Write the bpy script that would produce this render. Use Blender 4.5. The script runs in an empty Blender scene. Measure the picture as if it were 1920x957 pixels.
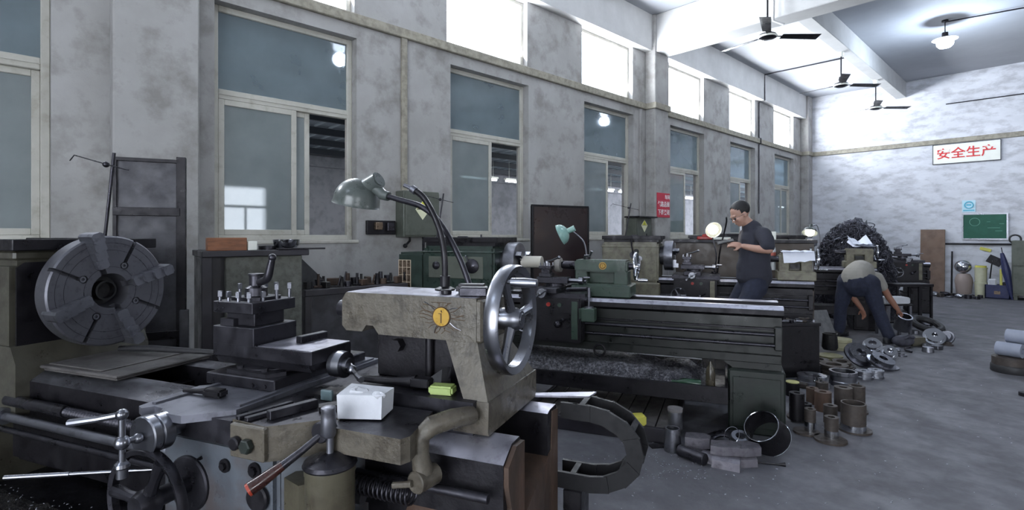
import bpy, bmesh, math, random
from mathutils import Vector, Matrix, Euler, Quaternion
random.seed(7)
PI = math.pi
SC = bpy.context.scene
COL = SC.collection

# ---------------------------------------------------------------- camera
F, EYE, CY, YAW = 985.0, 1.4, 440.0, math.radians(46.6)
cam = bpy.data.cameras.new('camera')
cam.sensor_width = 36; cam.lens = F / 1920 * 36
cam.shift_y = (CY - 478.5) / 1920
cam.clip_start = 0.05; cam.clip_end = 200
camo = bpy.data.objects.new('camera', cam); COL.objects.link(camo)
camo.location = (0, 0, EYE); camo.rotation_euler = (PI / 2, 0, YAW)
SC.camera = camo
# ---------------------------------------------------------------- sky, exposure
SC.view_settings.view_transform = 'Standard'
SC.view_settings.look = 'None'
SC.view_settings.gamma = 1
SC.view_settings.use_curve_mapping = False
SC.view_settings.exposure = -0.52
W = bpy.data.worlds.new('sky'); SC.world = W; W.use_nodes = True
W.node_tree.nodes['Background'].inputs[0].default_value = (0.86, 0.92, 1.0, 1)
W.node_tree.nodes['Background'].inputs[1].default_value = 14.0
# daylight entering by each seen or added opening: (x, y, z, size along the wall, height, watts, facing +1/-1 in x, upward tilt deg)
CLER_W, CLER_UP = 430, 40
NEAR_W = 26
RIGHT_W = 60
SHED_W = 110
LAMP_W = 90

def area(name, loc, rot, sx, sy, w, col=(0.93, 0.96, 1.0), spread=180):
    l = bpy.data.lights.new(name, 'AREA'); l.shape = 'RECTANGLE'; l.size = sx; l.size_y = sy
    l.energy = w; l.color = col; l.spread = math.radians(spread)
    o = bpy.data.objects.new(name, l); o.location = loc; o.rotation_euler = rot; COL.objects.link(o)
    o['kind'] = 'helper'
    return o
WL_X = -5.1      # inner face of the window wall
WR_X = 6.5       # inner face of the opposite wall
for k in range(-2, 5):
    # area light faces local -Z ; rot y = -90 -> faces +x
    area('daylight', (WL_X - 0.32, 3.75 + 2.54 * k + 0.675, 4.14), (0, math.radians(-90 - CLER_UP), 0), 0.86, 1.3, CLER_W)
area('daylight', (WR_X + 0.3, 5.0, 2.1), (0, math.radians(90), 0), 1.4, 1.2, RIGHT_W)
area('daylight', (WR_X + 0.3, -2.5, 2.1), (0, math.radians(90), 0), 1.6, 2.6, RIGHT_W * 2)  # unseen window behind the camera, added for side light
area('daylight', (1.5, -5.4, 2.0), (math.radians(90), 0, 0), 4.6, 3.6, NEAR_W)  # unseen doorway behind the camera, added to light the foreground

# ---------------------------------------------------------------- helpers
def lin(c):
    if isinstance(c, str):
        c = c.lstrip('#'); c = [int(c[i:i + 2], 16) / 255 for i in (0, 2, 4)]
        c = [x / 12.92 if x <= .04045 else ((x + .055) / 1.055) ** 2.4 for x in c]
    return (c[0], c[1], c[2], 1)

MATS = {}
def M(name, c1, c2=None, c3=None, rough=.6, metal=0., scale=6., amt=.5, scale3=14., amt3=.35, bump=0., bscale=40.,
      rvar=.15, stretch=None, soft=.18, detail=6., spec=.5, emit=None, es=0.):
    if name in MATS: return MATS[name]
    m = bpy.data.materials.new(name); m.use_nodes = True; MATS[name] = m
    nt = m.node_tree; N = nt.nodes; Lk = nt.links; b = N['Principled BSDF']
    b.inputs['Base Color'].default_value = lin(c1); b.inputs['Roughness'].default_value = rough
    b.inputs['Metallic'].default_value = metal; b.inputs['Specular IOR Level'].default_value = spec
    tc = N.new('ShaderNodeTexCoord'); mp = N.new('ShaderNodeMapping'); Lk.new(tc.outputs['Object'], mp.inputs[0])
    if stretch: mp.inputs['Scale'].default_value = stretch
    def noise(s, d=detail, off=0.):
        n = N.new('ShaderNodeTexNoise'); n.inputs['Scale'].default_value = s; n.inputs['Detail'].default_value = d
        n.inputs['Roughness'].default_value = .62
        if off:
            mm = N.new('ShaderNodeMapping'); mm.inputs['Location'].default_value = (off, off * .7, off * 1.3)
            Lk.new(mp.outputs[0], mm.inputs[0]); Lk.new(mm.outputs[0], n.inputs['Vector'])
        else: Lk.new(mp.outputs[0], n.inputs['Vector'])
        return n
    def ramp(n, a, s=soft, tm=.62):
        r = N.new('ShaderNodeMapRange'); r.inputs['From Min'].default_value = .62 - a * .3 - s; r.inputs['From Max'].default_value = .62 - a * .3 + s; r.inputs['To Max'].default_value = tm
        Lk.new(n.outputs['Fac'], r.inputs['Value']); return r
    out = None; fac1 = None
    if c2 is not None:
        n = noise(scale); r = ramp(n, amt); fac1 = r
        mx = N.new('ShaderNodeMix'); mx.data_type = 'RGBA'
        mx.inputs[6].default_value = lin(c1); mx.inputs[7].default_value = lin(c2)
        Lk.new(r.outputs[0], mx.inputs[0]); out = mx.outputs[2]
    if c3 is not None:
        n3 = noise(scale3, 8, 3.7); r3 = ramp(n3, amt3, .09, .6)
        mx = N.new('ShaderNodeMix'); mx.data_type = 'RGBA'
        if out is not None: Lk.new(out, mx.inputs[6])
        else: mx.inputs[6].default_value = lin(c1)
        mx.inputs[7].default_value = lin(c3); Lk.new(r3.outputs[0], mx.inputs[0]); out = mx.outputs[2]
    if out is not None: Lk.new(out, b.inputs['Base Color'])
    if rvar:
        n = noise(scale * 2.3, 4, 9.1); r = N.new('ShaderNodeMapRange')
        r.inputs['From Min'].default_value = .35; r.inputs['From Max'].default_value = .65
        r.inputs['To Min'].default_value = max(.03, rough - rvar); r.inputs['To Max'].default_value = min(1, rough + rvar)
        Lk.new(n.outputs['Fac'], r.inputs['Value']); Lk.new(r.outputs[0], b.inputs['Roughness'])
    if bump:
        n = noise(bscale, 6, 1.3); bp = N.new('ShaderNodeBump'); bp.inputs['Strength'].default_value = bump; bp.inputs['Distance'].default_value = .01
        Lk.new(n.outputs['Fac'], bp.inputs['Height']); Lk.new(bp.outputs[0], b.inputs['Normal'])
    if emit is not None:
        b.inputs['Emission Color'].default_value = lin(emit); b.inputs['Emission Strength'].default_value = es
    return m

# room surfaces
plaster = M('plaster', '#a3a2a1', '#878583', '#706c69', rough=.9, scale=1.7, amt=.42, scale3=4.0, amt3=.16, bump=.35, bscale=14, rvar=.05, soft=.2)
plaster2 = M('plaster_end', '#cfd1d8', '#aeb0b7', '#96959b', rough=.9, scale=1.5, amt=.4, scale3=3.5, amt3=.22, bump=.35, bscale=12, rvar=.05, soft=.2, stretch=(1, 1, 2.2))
ceil_m = M('ceiling_paint', '#a2a5ab', '#92959b', rough=.9, scale=1.2, amt=.3, rvar=0)
beam_m = M('beam_paint', '#bdbdbd', '#a3a3a3', rough=.9, scale=2.2, amt=.3, bump=.2, bscale=10, rvar=0)
band_m = M('band_paint', '#9c9788', '#86827a', '#6f6a60', rough=.85, scale=5, amt=.5, bump=.3, bscale=30, rvar=0)
floor_m = M('concrete', '#55555b', '#424146', '#68686e', rough=.62, scale=1.6, amt=.5, scale3=5., amt3=.25, bump=.35, bscale=22, rvar=.14, soft=.16, detail=10)
frame_m = M('window_frame_paint', '#b5b3ab', '#98958b', '#8a8678', rough=.55, scale=3, amt=.4, scale3=9, amt3=.0, rvar=.1)
# machines
oilc = M('cream_paint', '#524e41', '#423e32', '#352e26', rough=.42, scale=4, amt=.5, scale3=16, amt3=.16, bump=.15, bscale=60)
oilc2 = M('cream_paint_pitted', '#5b564d', '#484238', '#29231e', rough=.38, scale=5, amt=.5, scale3=28, amt3=.22, bump=.25, bscale=70)
headp = M('dull_olive_paint', '#44423a', '#36342b', '#27231f', rough=.42, scale=4, amt=.5, scale3=12, amt3=.2, bump=.12, bscale=60)
waym = M('grimy_bed_way', '#77777e', '#2f2e33', '#1d1c20', rough=.38, metal=.7, scale=5, amt=.55, scale3=18, amt3=.2, soft=.1, stretch=(.4, 1, 1))
midm = M('ground_iron', '#7d7e88', '#6a6b74', '#45454b', rough=.4, metal=.75, scale=5, amt=.4, scale3=25, amt3=.08, rvar=.06)
greyp = M('grey_paint', '#555a62', '#494d52', '#3d2c20', rough=.4, scale=4, amt=.45, scale3=7, amt3=.24, bump=.08, bscale=60)
greenp = M('green_paint', '#2b3a34', '#25322d', '#1b2420', rough=.38, scale=4, amt=.5, scale3=12, amt3=.36, bump=.08, bscale=50)
greenl = M('green_paint_light', '#33463b', '#2c3c33', '#202e28', rough=.4, scale=5, amt=.45, scale3=14, amt3=.3, bump=.08)
greend = M('green_paint_dark', '#17221c', '#121a16', '#0f1211', rough=.42, scale=4, amt=.5, scale3=10, amt3=.5, bump=.1, bscale=40)
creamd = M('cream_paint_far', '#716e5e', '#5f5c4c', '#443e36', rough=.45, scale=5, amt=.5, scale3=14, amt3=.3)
steel = M('bright_steel', '#8b8c93', '#7d7e85', rough=.3, metal=1, scale=6, amt=.4, rvar=.04)
steelb = M('brushed_steel', '#7f8088', '#6f7078', '#4c4b51', rough=.38, metal=.9, scale=9, amt=.4, scale3=34, amt3=.02, rvar=.08)
chuckm = M('chuck_iron', '#66666d', '#5b5b61', '#434348', rough=.42, metal=.75, scale=5, amt=.5, scale3=40, amt3=.0, rvar=.06)
worn_sheen = M('worn_sheen_top', '#b3b2be', '#9998a4', '#626068', rough=.36, metal=.8, scale=8, amt=.4, scale3=24, amt3=.08, rvar=.08)  # worn metal; its tone also paints sheen on tailstock and slide tops
chrome = M('polished_steel', '#c0c2c8', rough=.16, metal=1, rvar=.03, scale=4)
dsteel = M('dark_steel', '#403f45', '#333238', '#242328', rough=.38, metal=.8, scale=6, amt=.5, scale3=22, amt3=.08, bump=.08, bscale=80)
dsteel2 = M('oiled_iron', '#211f24', '#1a191d', '#121115', rough=.42, metal=.5, scale=6, amt=.5, scale3=18, amt3=.15, bump=.12, bscale=70)
black = M('black_grime', '#131317', '#0d0d10', '#1d1b1c', rough=.5, scale=9, amt=.5, scale3=25, amt3=.3, bump=.3, bscale=60)
rusty = M('rusty_iron', '#4a3b33', '#5b4334', '#2c2724', rough=.6, scale=5, amt=.6, scale3=8, amt3=.35, metal=.2, bump=.2, stretch=(1, 1, .35))
chipm = M('swarf_metal', '#3a3a40', '#22222a', '#808088', rough=.35, metal=.8, scale=30, amt=.5, scale3=60, amt3=.2, rvar=.2)
chips_dark = M('oily_chips', '#1c1b1e', '#121114', '#56504c', rough=.3, metal=.5, scale=60, amt=.5, scale3=120, amt3=.2, bump=1., bscale=140)
sheetm = M('sheet_metal_grey', '#3e3e43', '#55555b', '#28272b', rough=.5, scale=5, amt=.5, scale3=7, amt3=.3, metal=.3)
sheetd = M('dark_sheet', '#2a2830', '#221f26', '#1a171b', rough=.45, scale=3, amt=.5, scale3=6, amt3=.4)
brownp = M('brown_panel', '#241d20', '#2b2022', '#33201d', rough=.4, scale=2, amt=.5, scale3=3, amt3=.3)
concrete2 = M('rough_concrete', '#6a6b66', '#55564f', '#45463f', rough=.9, scale=6, amt=.5, scale3=20, amt3=.35, bump=.6, bscale=30)
wood = M('brown_wood', '#8a5a3e', '#764b33', '#5b3826', rough=.6, scale=4, amt=.5, stretch=(1, 6, 6), scale3=10, amt3=.2)
woodd = M('dirty_board', '#565352', '#454241', '#2b2829', rough=.7, scale=4, amt=.5, scale3=9, amt3=.35, bump=.3, bscale=30)
plyw = M('plywood', '#7a6659', '#6c574b', '#594840', rough=.75, scale=2, amt=.5, scale3=5, amt3=.3)
paperm = M('white_paper', '#dfe3ee', '#cfd4e2', rough=.8, scale=8, amt=.2, rvar=0)
cloth_w = M('white_cloth', '#c3c5cb', '#a3a5ad', rough=.9, scale=8, amt=.3, bump=.4, bscale=30, rvar=0)
redm = M('red_plastic', '#a5281f', '#8a1f18', rough=.4, scale=8, amt=.3)
redsign = M('red_sign', '#b8203a', '#a81c34', rough=.5, scale=5, amt=.3, rvar=0)
whitep = M('white_sign', '#e3e4dc', '#d5d6cf', rough=.5, scale=4, amt=.3, rvar=0)
redtext = M('red_lettering', '#c5262b', rough=.6, rvar=0)
whitetext = M('white_lettering', '#e8e0e2', rough=.6, rvar=0)
yellowp = M('yellow_plastic', '#c2bd55', '#a9a548', rough=.4, scale=8, amt=.3)
soapm = M('green_soap', '#93a55e', '#84965a', rough=.35, scale=10, amt=.3)
lampg = M('lamp_enamel', '#4b514f', '#414745', '#343938', rough=.34, scale=6, amt=.4, scale3=20, amt3=.2)
lampt = M('lamp_enamel_teal', '#7fa29b', '#6d8f88', rough=.3, scale=6, amt=.3)
aluml = M('aluminium', '#b0b2ba', '#9b9da5', rough=.3, metal=1, scale=5, amt=.3, rvar=.04)
blackp = M('black_plastic', '#0e0e11', '#141317', rough=.55, scale=12, amt=.3, spec=.3)
bedm = M('green_black_bed', '#101512', '#0d110f', '#0a0b0b', rough=.42, scale=4, amt=.5, scale3=10, amt3=.4)
rubberd = M('dark_rubber', '#1b1b1e', '#242327', rough=.6, scale=10, amt=.4)
boxgreen = M('grey_green_enamel', '#53574f', '#4e534b', '#41443d', rough=.5, scale=5, amt=.4, scale3=12, amt3=.2)
chalk_m = M('chalkboard_green', '#1c5342', '#1a4a3c', '#265c4c', rough=.7, scale=3, amt=.3, scale3=6, amt3=.3, rvar=0)
goldm = M('yellow_badge', '#b08d34', '#93702a', rough=.4, scale=30, amt=.5, metal=.2)
goldt = M('badge_rim', '#4b3520', rough=.5, metal=.3, rvar=0)
brassm = M('brass_plate', '#7a6a5a', '#5b4c40', rough=.35, metal=.6, scale=20, amt=.5)
skin = M('skin', '#a98474', '#9a7566', rough=.5, scale=9, amt=.3, rvar=.05)
skind = M('skin_tanned', '#8d6351', '#7d5647', rough=.5, scale=9, amt=.3, rvar=.05)
hairm = M('black_hair', '#0c0b0e', '#141316', rough=.65, scale=60, amt=.5)
tee = M('charcoal_cotton', '#2c2d38', '#24252f', rough=.9, scale=7, amt=.4, bump=.5, bscale=12, rvar=0)
tee2 = M('beige_cotton', '#8f8c86', '#7d7a74', rough=.9, scale=7, amt=.4, bump=.5, bscale=12, rvar=0)
jean = M('navy_denim', '#1b2033', '#151929', '#242a40', rough=.85, scale=8, amt=.4, scale3=30, amt3=.2, bump=.5, bscale=14, rvar=0)
shoem = M('dark_shoe', '#17181d', '#22232a', rough=.6, scale=10, amt=.4)
bluep = M('blue_plastic', '#20264e', '#1b2042', rough=.5, scale=8, amt=.3)
clearm = None

class MB:
    def __init__(s): s.bm = bmesh.new(); s.mi = 0; s.top = False
    def _fin(s, faces):
        for f in faces: f.material_index = s.mi
    def _bev(s, geomverts, b, seg=1):
        es = {e for v in geomverts for e in v.link_edges}
        es = [e for e in es if len(e.link_faces) == 2 and e.calc_face_angle(0) > .5]
        r = bmesh.ops.bevel(s.bm, geom=es, offset=b, segments=seg, affect='EDGES', clamp_overlap=True)
        s._fin(r['faces'])
    def box(s, x0, x1, y0, y1, z0, z1, b=0., rz=0., rx=0., ry=0., seg=1, taper=1.):
        c = Vector(((x0 + x1) / 2, (y0 + y1) / 2, (z0 + z1) / 2))
        m = Matrix.Translation(c) @ Euler((rx, ry, rz)).to_matrix().to_4x4() @ Matrix.Diagonal((abs(x1 - x0), abs(y1 - y0), abs(z1 - z0), 1))
        r = bmesh.ops.create_cube(s.bm, size=1, matrix=m); vs = r['verts']
        if taper != 1.:
            for v in vs:
                if v.co.z > c.z: v.co.x = c.x + (v.co.x - c.x) * taper; v.co.y = c.y + (v.co.y - c.y) * taper
        s._fin({f for v in vs for f in v.link_faces})
        if b: s._bev(vs, b, seg)
        return s
    def rev(s, prof, p0=(0, 0, 0), axis=(0, 0, 1), seg=24, a0=0., a1=2 * PI):
        # prof list of (radius, height along axis)
        ax = Vector(axis).normalized(); p0 = Vector(p0); q = Vector((0, 0, 1)).rotation_difference(ax)
        full = abs(a1 - a0 - 2 * PI) < 1e-4; nseg = seg if full else seg + 1
        rings = []
        for (r, h) in prof:
            if r < 1e-6: rings.append([s.bm.verts.new(p0 + q @ Vector((0, 0, h)))])
            else: rings.append([s.bm.verts.new(p0 + q @ Vector((r * math.cos(a0 + (a1 - a0) * i / seg), r * math.sin(a0 + (a1 - a0) * i / seg), h))) for i in range(nseg)])
        fs = []
        for a, b in zip(rings, rings[1:]):
            for i in range(seg):
                j = (i + 1) % nseg
                if len(a) == 1 and len(b) == 1: continue
                try:
                    if len(a) == 1: fs.append(s.bm.faces.new((a[0], b[j], b[i])))
                    elif len(b) == 1: fs.append(s.bm.faces.new((a[i], a[j], b[0])))
                    else: fs.append(s.bm.faces.new((a[i], a[j], b[j], b[i])))
                except ValueError: pass
        s._fin(fs); return s
    def cyl(s, p0, p1, r0, r1=None, seg=20, b=0.):
        p0 = Vector(p0); p1 = Vector(p1); L = (p1 - p0).length; r1 = r0 if r1 is None else r1
        if b: prof = [(0, 0), (r0 - b, 0), (r0, b), (r1, L - b), (r1 - b, L), (0, L)]
        else: prof = [(0, 0), (r0, 0), (r1, L), (0, L)]
        return s.rev(prof, p0, p1 - p0, seg)
    def ring(s, p0, p1, ro, ri, seg=28):
        p0 = Vector(p0); p1 = Vector(p1); L = (p1 - p0).length
        return s.rev([(ri, 0), (ro, 0), (ro, L), (ri, L), (ri, 0)], p0, p1 - p0, seg)
    def ball(s, c, r, sc=(1, 1, 1), u=16, v=10, rot=None):
        m = Matrix.Translation(Vector(c))
        if rot: m = m @ Euler(rot).to_matrix().to_4x4()
        m = m @ Matrix.Diagonal((r * sc[0], r * sc[1], r * sc[2], 1))
        g = bmesh.ops.create_uvsphere(s.bm, u_segments=u, v_segments=v, radius=1, matrix=m)
        s._fin({f for w in g['verts'] for f in w.link_faces}); return s
    def tube(s, pts, r, seg=8, cyc=False, sub=0):
        pts = [Vector(p) for p in pts]
        if sub: # catmull-rom
            P = pts; out = []; rr = r if isinstance(r, (list, tuple)) else None; ro = []
            n = len(P)
            for i in range(n if cyc else n - 1):
                a = P[(i - 1) % n] if cyc or i > 0 else P[0]; b_ = P[i]; c = P[(i + 1) % n]; d_ = P[(i + 2) % n] if cyc or i + 2 < n else P[-1]
                for k in range(sub):
                    t = k / sub
                    out.append(.5 * ((2 * b_) + (c - a) * t + (2 * a - 5 * b_ + 4 * c - d_) * t * t + (3 * b_ - a - 3 * c + d_) * t ** 3))
                    if rr: ro.append(rr[i] * (1 - t) + rr[(i + 1) % n] * t)
            if not cyc:
                out.append(P[-1]);
                if rr: ro.append(rr[-1])
            pts = out
            if rr: r = ro
        n = len(pts); rs = r if isinstance(r, (list, tuple)) else [r] * n
        rings = []; up = None
        for i, p in enumerate(pts):
            if cyc: t = pts[(i + 1) % n] - pts[i - 1]
            else: t = pts[min(i + 1, n - 1)] - pts[max(i - 1, 0)]
            t.normalize()
            if up is None:
                up = t.orthogonal().normalized()
            else:
                up = (up - t * up.dot(t)); up = up.normalized() if up.length > 1e-6 else t.orthogonal().normalized()
            w = t.cross(up)
            rings.append([s.bm.verts.new(p + (up * math.cos(2 * PI * k / seg) + w * math.sin(2 * PI * k / seg)) * rs[i]) for k in range(seg)])
        fs = []
        for i in range(n if cyc else n - 1):
            a = rings[i]; b = rings[(i + 1) % n]
            off = 0
            if cyc and i == n - 1:
                off = min(range(seg), key=lambda o: sum((a[k].co - b[(k + o) % seg].co).length for k in range(seg)))
            for k in range(seg):
                fs.append(s.bm.faces.new((a[k], a[(k + 1) % seg], b[(k + 1 + off) % seg], b[(k + off) % seg])))
        if not cyc:
            fs.append(s.bm.faces.new(rings[0][::-1])); fs.append(s.bm.faces.new(rings[-1]))
        s._fin(fs); return s
    def torus(s, c, axis, R, r, seg=36, mseg=10, sc=1.):
        ax = Vector(axis).normalized(); u = ax.orthogonal().normalized(); v = ax.cross(u); c = Vector(c)
        return s.tube([c + (u * math.cos(2 * PI * i / seg) + v * math.sin(2 * PI * i / seg)) * R for i in range(seg)], r, mseg, True)
    def prism(s, poly, ax, a, b, bev=0., seg=1):
        # poly: 2d points in the plane normal to axis ax: 'x' -> (y,z), 'y' -> (x,z), 'z' -> (x,y)
        f = {'x': lambda p, h: (h, p[0], p[1]), 'y': lambda p, h: (p[0], h, p[1]), 'z': lambda p, h: (p[0], p[1], h)}[ax]
        A = [s.bm.verts.new(f(p, a)) for p in poly]; B = [s.bm.verts.new(f(p, b)) for p in poly]
        n = len(poly); fs = [s.bm.faces.new(A[::-1]), s.bm.faces.new(B)]
        for i in range(n): fs.append(s.bm.faces.new((A[i], A[(i + 1) % n], B[(i + 1) % n], B[i])))
        s._fin(fs)
        if bev: s._bev(A + B, bev, seg)
        return s
    def hexa(s, base, top):
        A = [s.bm.verts.new(p) for p in base]; B = [s.bm.verts.new(p) for p in top]
        fs = [s.bm.faces.new(A[::-1]), s.bm.faces.new(B)]
        n = len(A)
        for i in range(n): fs.append(s.bm.faces.new((A[i], A[(i + 1) % n], B[(i + 1) % n], B[i])))
        s._fin(fs); return s
    def xf(s, m):
        bmesh.ops.transform(s.bm, matrix=m, verts=s.bm.verts); return s
    def as_top(s): s.top = True; return s
    def jitter(s, a, seed=1, freq=None):
        rnd = random.Random(seed)
        for v in s.bm.verts: v.co += Vector((rnd.uniform(-a, a), rnd.uniform(-a, a), rnd.uniform(-a, a)))
        return s
    def build(s, name, mat, parent=None, loc=None, rot=None, smooth=35, label=None):
        bmesh.ops.recalc_face_normals(s.bm, faces=s.bm.faces)
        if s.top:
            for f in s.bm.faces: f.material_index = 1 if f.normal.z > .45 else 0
        me = bpy.data.meshes.new(name); s.bm.to_mesh(me); s.bm.free()
        for m in (mat if isinstance(mat, (list, tuple)) else [mat]): me.materials.append(m)
        me.polygons.foreach_set('use_smooth', [True] * len(me.polygons))
        if smooth: me.set_sharp_from_angle(angle=math.radians(smooth))
        o = bpy.data.objects.new(name, me); COL.objects.link(o)
        if parent: o.parent = parent
        if loc is not None: o.location = loc
        if rot is not None: o.rotation_euler = rot
        if label: o['label'] = label
        return o

def struct(name, mb, mat, parent=None, smooth=35):
    o = mb.build(name, mat, parent, smooth=smooth); o['kind'] = 'structure'; return o
def thing(name, label, cat, loc=(0, 0, 0), rz=0., group=None, rot=None):
    o = bpy.data.objects.new(name, None); COL.objects.link(o); o.empty_display_size = .1
    o.location = loc; o.rotation_euler = rot if rot else (0, 0, rz)
    o['label'] = label; o['category'] = cat
    if group: o['group'] = group
    return o
def tag(o, label, cat, group=None, kind=None):
    o['label'] = label; o['category'] = cat
    if group: o['group'] = group
    if kind: o['kind'] = kind
    return o
def dup(root, loc=None, rot=None, label=None, group=None):
    r = root.copy(); COL.objects.link(r)
    if loc is not None: r.location = loc
    if rot is not None: r.rotation_euler = rot
    if label: r['label'] = label
    if group: r['group'] = group
    for ch in [o for o in bpy.data.objects if o.parent == root]:
        c = ch.copy(); COL.objects.link(c); c.parent = r
        for g in [o for o in bpy.data.objects if o.parent == ch]:
            d = g.copy(); COL.objects.link(d); d.parent = c
    return r
def text_mesh(s, size, depth=.004, name='lettering'):
    cu = bpy.data.curves.new('txt', 'FONT'); cu.body = s; cu.size = size; cu.extrude = depth; cu.align_x = 'CENTER'; cu.align_y = 'CENTER'
    cu.offset = size * .012
    o = bpy.data.objects.new('txt', cu); COL.objects.link(o)
    dg = bpy.context.evaluated_depsgraph_get(); me = bpy.data.meshes.new_from_object(o.evaluated_get(dg))
    bpy.data.objects.remove(o); bpy.data.curves.remove(cu); me.name = name
    return me
def text_obj(s, size, mat, parent, loc, rot, depth=.004, sx=1.):
    me = text_mesh(s, size, depth); me.materials.clear(); me.materials.append(mat)
    o = bpy.data.objects.new('lettering', me); COL.objects.link(o); o.parent = parent; o.location = loc; o.rotation_euler = rot; o.scale = (sx, 1, 1)
    return o
# world position of a spot on the floor (or at height z) seen at a pixel of the 1920x957 frame
DV = Vector((-math.sin(YAW), math.cos(YAW), 0)); RV = Vector((math.cos(YAW), math.sin(YAW), 0))
def ray(px): return DV + RV * ((px - 960) / F)
def gz(px, py, z=0.):
    s = (EYE - z) * F / (py - CY); p = ray(px) * s; return Vector((p.x, p.y, z))
def at(px, py, s):
    p = ray(px) * s; return Vector((p.x, p.y, EYE - (py - CY) / F * s))
TH = math.radians(24.6)
TV = Vector((math.cos(TH), math.sin(TH), 0)); NV = Vector((-math.sin(TH), math.cos(TH), 0))
O1 = Vector((-2.752, .291, 0)); O2 = Vector((-1.339, 3.838, 0)); O3 = Vector((-1.821, 6.079, 0)); O4 = Vector((-1.891, 9.062, 0)); O5 = Vector((-1.665, 11.775, 0))
def LF(o, x, y, z): return o + TV * x + NV * y + Vector((0, 0, z))

# ---------------------------------------------------------------- room
def glass_mat(name, col, trans, rough=.05, dif=(.3, .33, .34), difa=.2):
    m = bpy.data.materials.new(name); m.use_nodes = True; nt = m.node_tree; N = nt.nodes; Lk = nt.links
    N.remove(N['Principled BSDF']); out = N['Material Output']
    tr = N.new('ShaderNodeBsdfTransparent'); tr.inputs[0].default_value = (*col, 1)
    gl = N.new('ShaderNodeBsdfGlossy'); gl.inputs['Roughness'].default_value = rough; gl.inputs['Color'].default_value = (.9, .95, 1, 1)
    df = N.new('ShaderNodeBsdfDiffuse'); df.inputs[0].default_value = (*dif, 1)
    tl = N.new('ShaderNodeBsdfTranslucent'); tl.inputs[0].default_value = (*dif, 1)
    ad = N.new('ShaderNodeMixShader'); ad.inputs[0].default_value = .5; Lk.new(df.outputs[0], ad.inputs[1]); Lk.new(tl.outputs[0], ad.inputs[2])
    tc = N.new('ShaderNodeTexCoord'); no = N.new('ShaderNodeTexNoise'); no.inputs['Scale'].default_value = 3; no.inputs['Detail'].default_value = 6; Lk.new(tc.outputs['Object'], no.inputs['Vector'])
    mr = N.new('ShaderNodeMapRange'); mr.inputs['From Min'].default_value = .3; mr.inputs['From Max'].default_value = .7
    mr.inputs['To Min'].default_value = difa * .88; mr.inputs['To Max'].default_value = min(1, difa * 1.12); Lk.new(no.outputs['Fac'], mr.inputs['Value'])
    m1 = N.new('ShaderNodeMixShader'); Lk.new(mr.outputs[0], m1.inputs[0]); Lk.new(tr.outputs[0], m1.inputs[1]); Lk.new(ad.outputs[0], m1.inputs[2])
    fr = N.new('ShaderNodeFresnel'); fr.inputs[0].default_value = 1.5
    ge = N.new('ShaderNodeNewGeometry'); mt = N.new('ShaderNodeMath'); mt.operation = 'SUBTRACT'; mt.inputs[0].default_value = 1; Lk.new(ge.outputs['Backfacing'], mt.inputs[1])
    mu = N.new('ShaderNodeMath'); mu.operation = 'MULTIPLY'; Lk.new(fr.outputs[0], mu.inputs[0]); Lk.new(mt.outputs[0], mu.inputs[1])
    m2 = N.new('ShaderNodeMixShader'); Lk.new(mu.outputs[0], m2.inputs[0]); Lk.new(m1.outputs[0], m2.inputs[1]); Lk.new(gl.outputs[0], m2.inputs[2])
    Lk.new(m2.outputs[0], out.inputs[0]); return m
g_top = glass_mat('dusty_blue_glass', (.66, .75, .79), .8, .04, (.52, .60, .64), .34)
g_frost = glass_mat('milky_glass', (.62, .67, .68), .5, .03, (.50, .54, .55), .55)
g_clear = glass_mat('clear_glass', (.93, .95, .96), .9, .01, (.4, .4, .4), .03)
g_cler = glass_mat('clerestory_glass', (.96, .98, 1.0), .9, .02, (.8, .8, .8), .03)

YN, YF = -5.0, 16.2; ZC = 5.22; WT = .24
struct('floor', MB().box(WL_X - WT, WR_X + WT, YN - WT, YF + WT, -.2, 0), floor_m)
struct('ceiling', MB().box(WL_X - WT, WR_X + WT, YN - WT, YF + WT, ZC, ZC + .2), ceil_m)
lower = []; cler = []
for k in range(-1, 6):
    y0 = 1.26 + 2.545 * k; y1 = y0 + 1.33
    if k == -1: y0, y1 = -1.15, .19
    lower.append((y0, y1, 1.34, 3.45))
lower.insert(0, (-3.7, -2.36, 1.34, 3.45))
for k in range(-2, 5):
    y0 = 3.75 + 2.545 * k; cler.append((y0, y0 + 1.36, 3.70, 4.60))
cler.insert(0, (-3.9, -2.5, 3.70, 4.60))
def wall_with_holes(x0, x1, rows):
    mb = MB()
    for (z0, z1, holes) in rows:
        y = YN
        for (a, b) in holes:
            mb.box(x0, x1, y, a, z0, z1); y = b
        mb.box(x0, x1, y, YF, z0, z1)
    return mb
struct('wall_left', wall_with_holes(WL_X - WT, WL_X, [(0, 1.34, []), (1.34, 3.45, [h[:2] for h in lower]), (3.45, 3.70, []), (3.70, 4.60, [h[:2] for h in cler]), (4.60, ZC, [])]), plaster)
rh = [(-3.9, -1.1), (4.4, 5.7)]
struct('wall_right', wall_with_holes(WR_X, WR_X + WT, [(0, 1.3, []), (1.3, 2.9, rh), (2.9, ZC, [])]), plaster)
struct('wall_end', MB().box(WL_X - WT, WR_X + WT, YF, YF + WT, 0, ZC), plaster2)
struct('wall_near', MB().box(WL_X - WT, -.9, YN - WT, YN, 0, ZC).box(3.9, WR_X + WT, YN - WT, YN, 0, ZC).box(-.9, 3.9, YN - WT, YN, 3.8, ZC), plaster)
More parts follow.
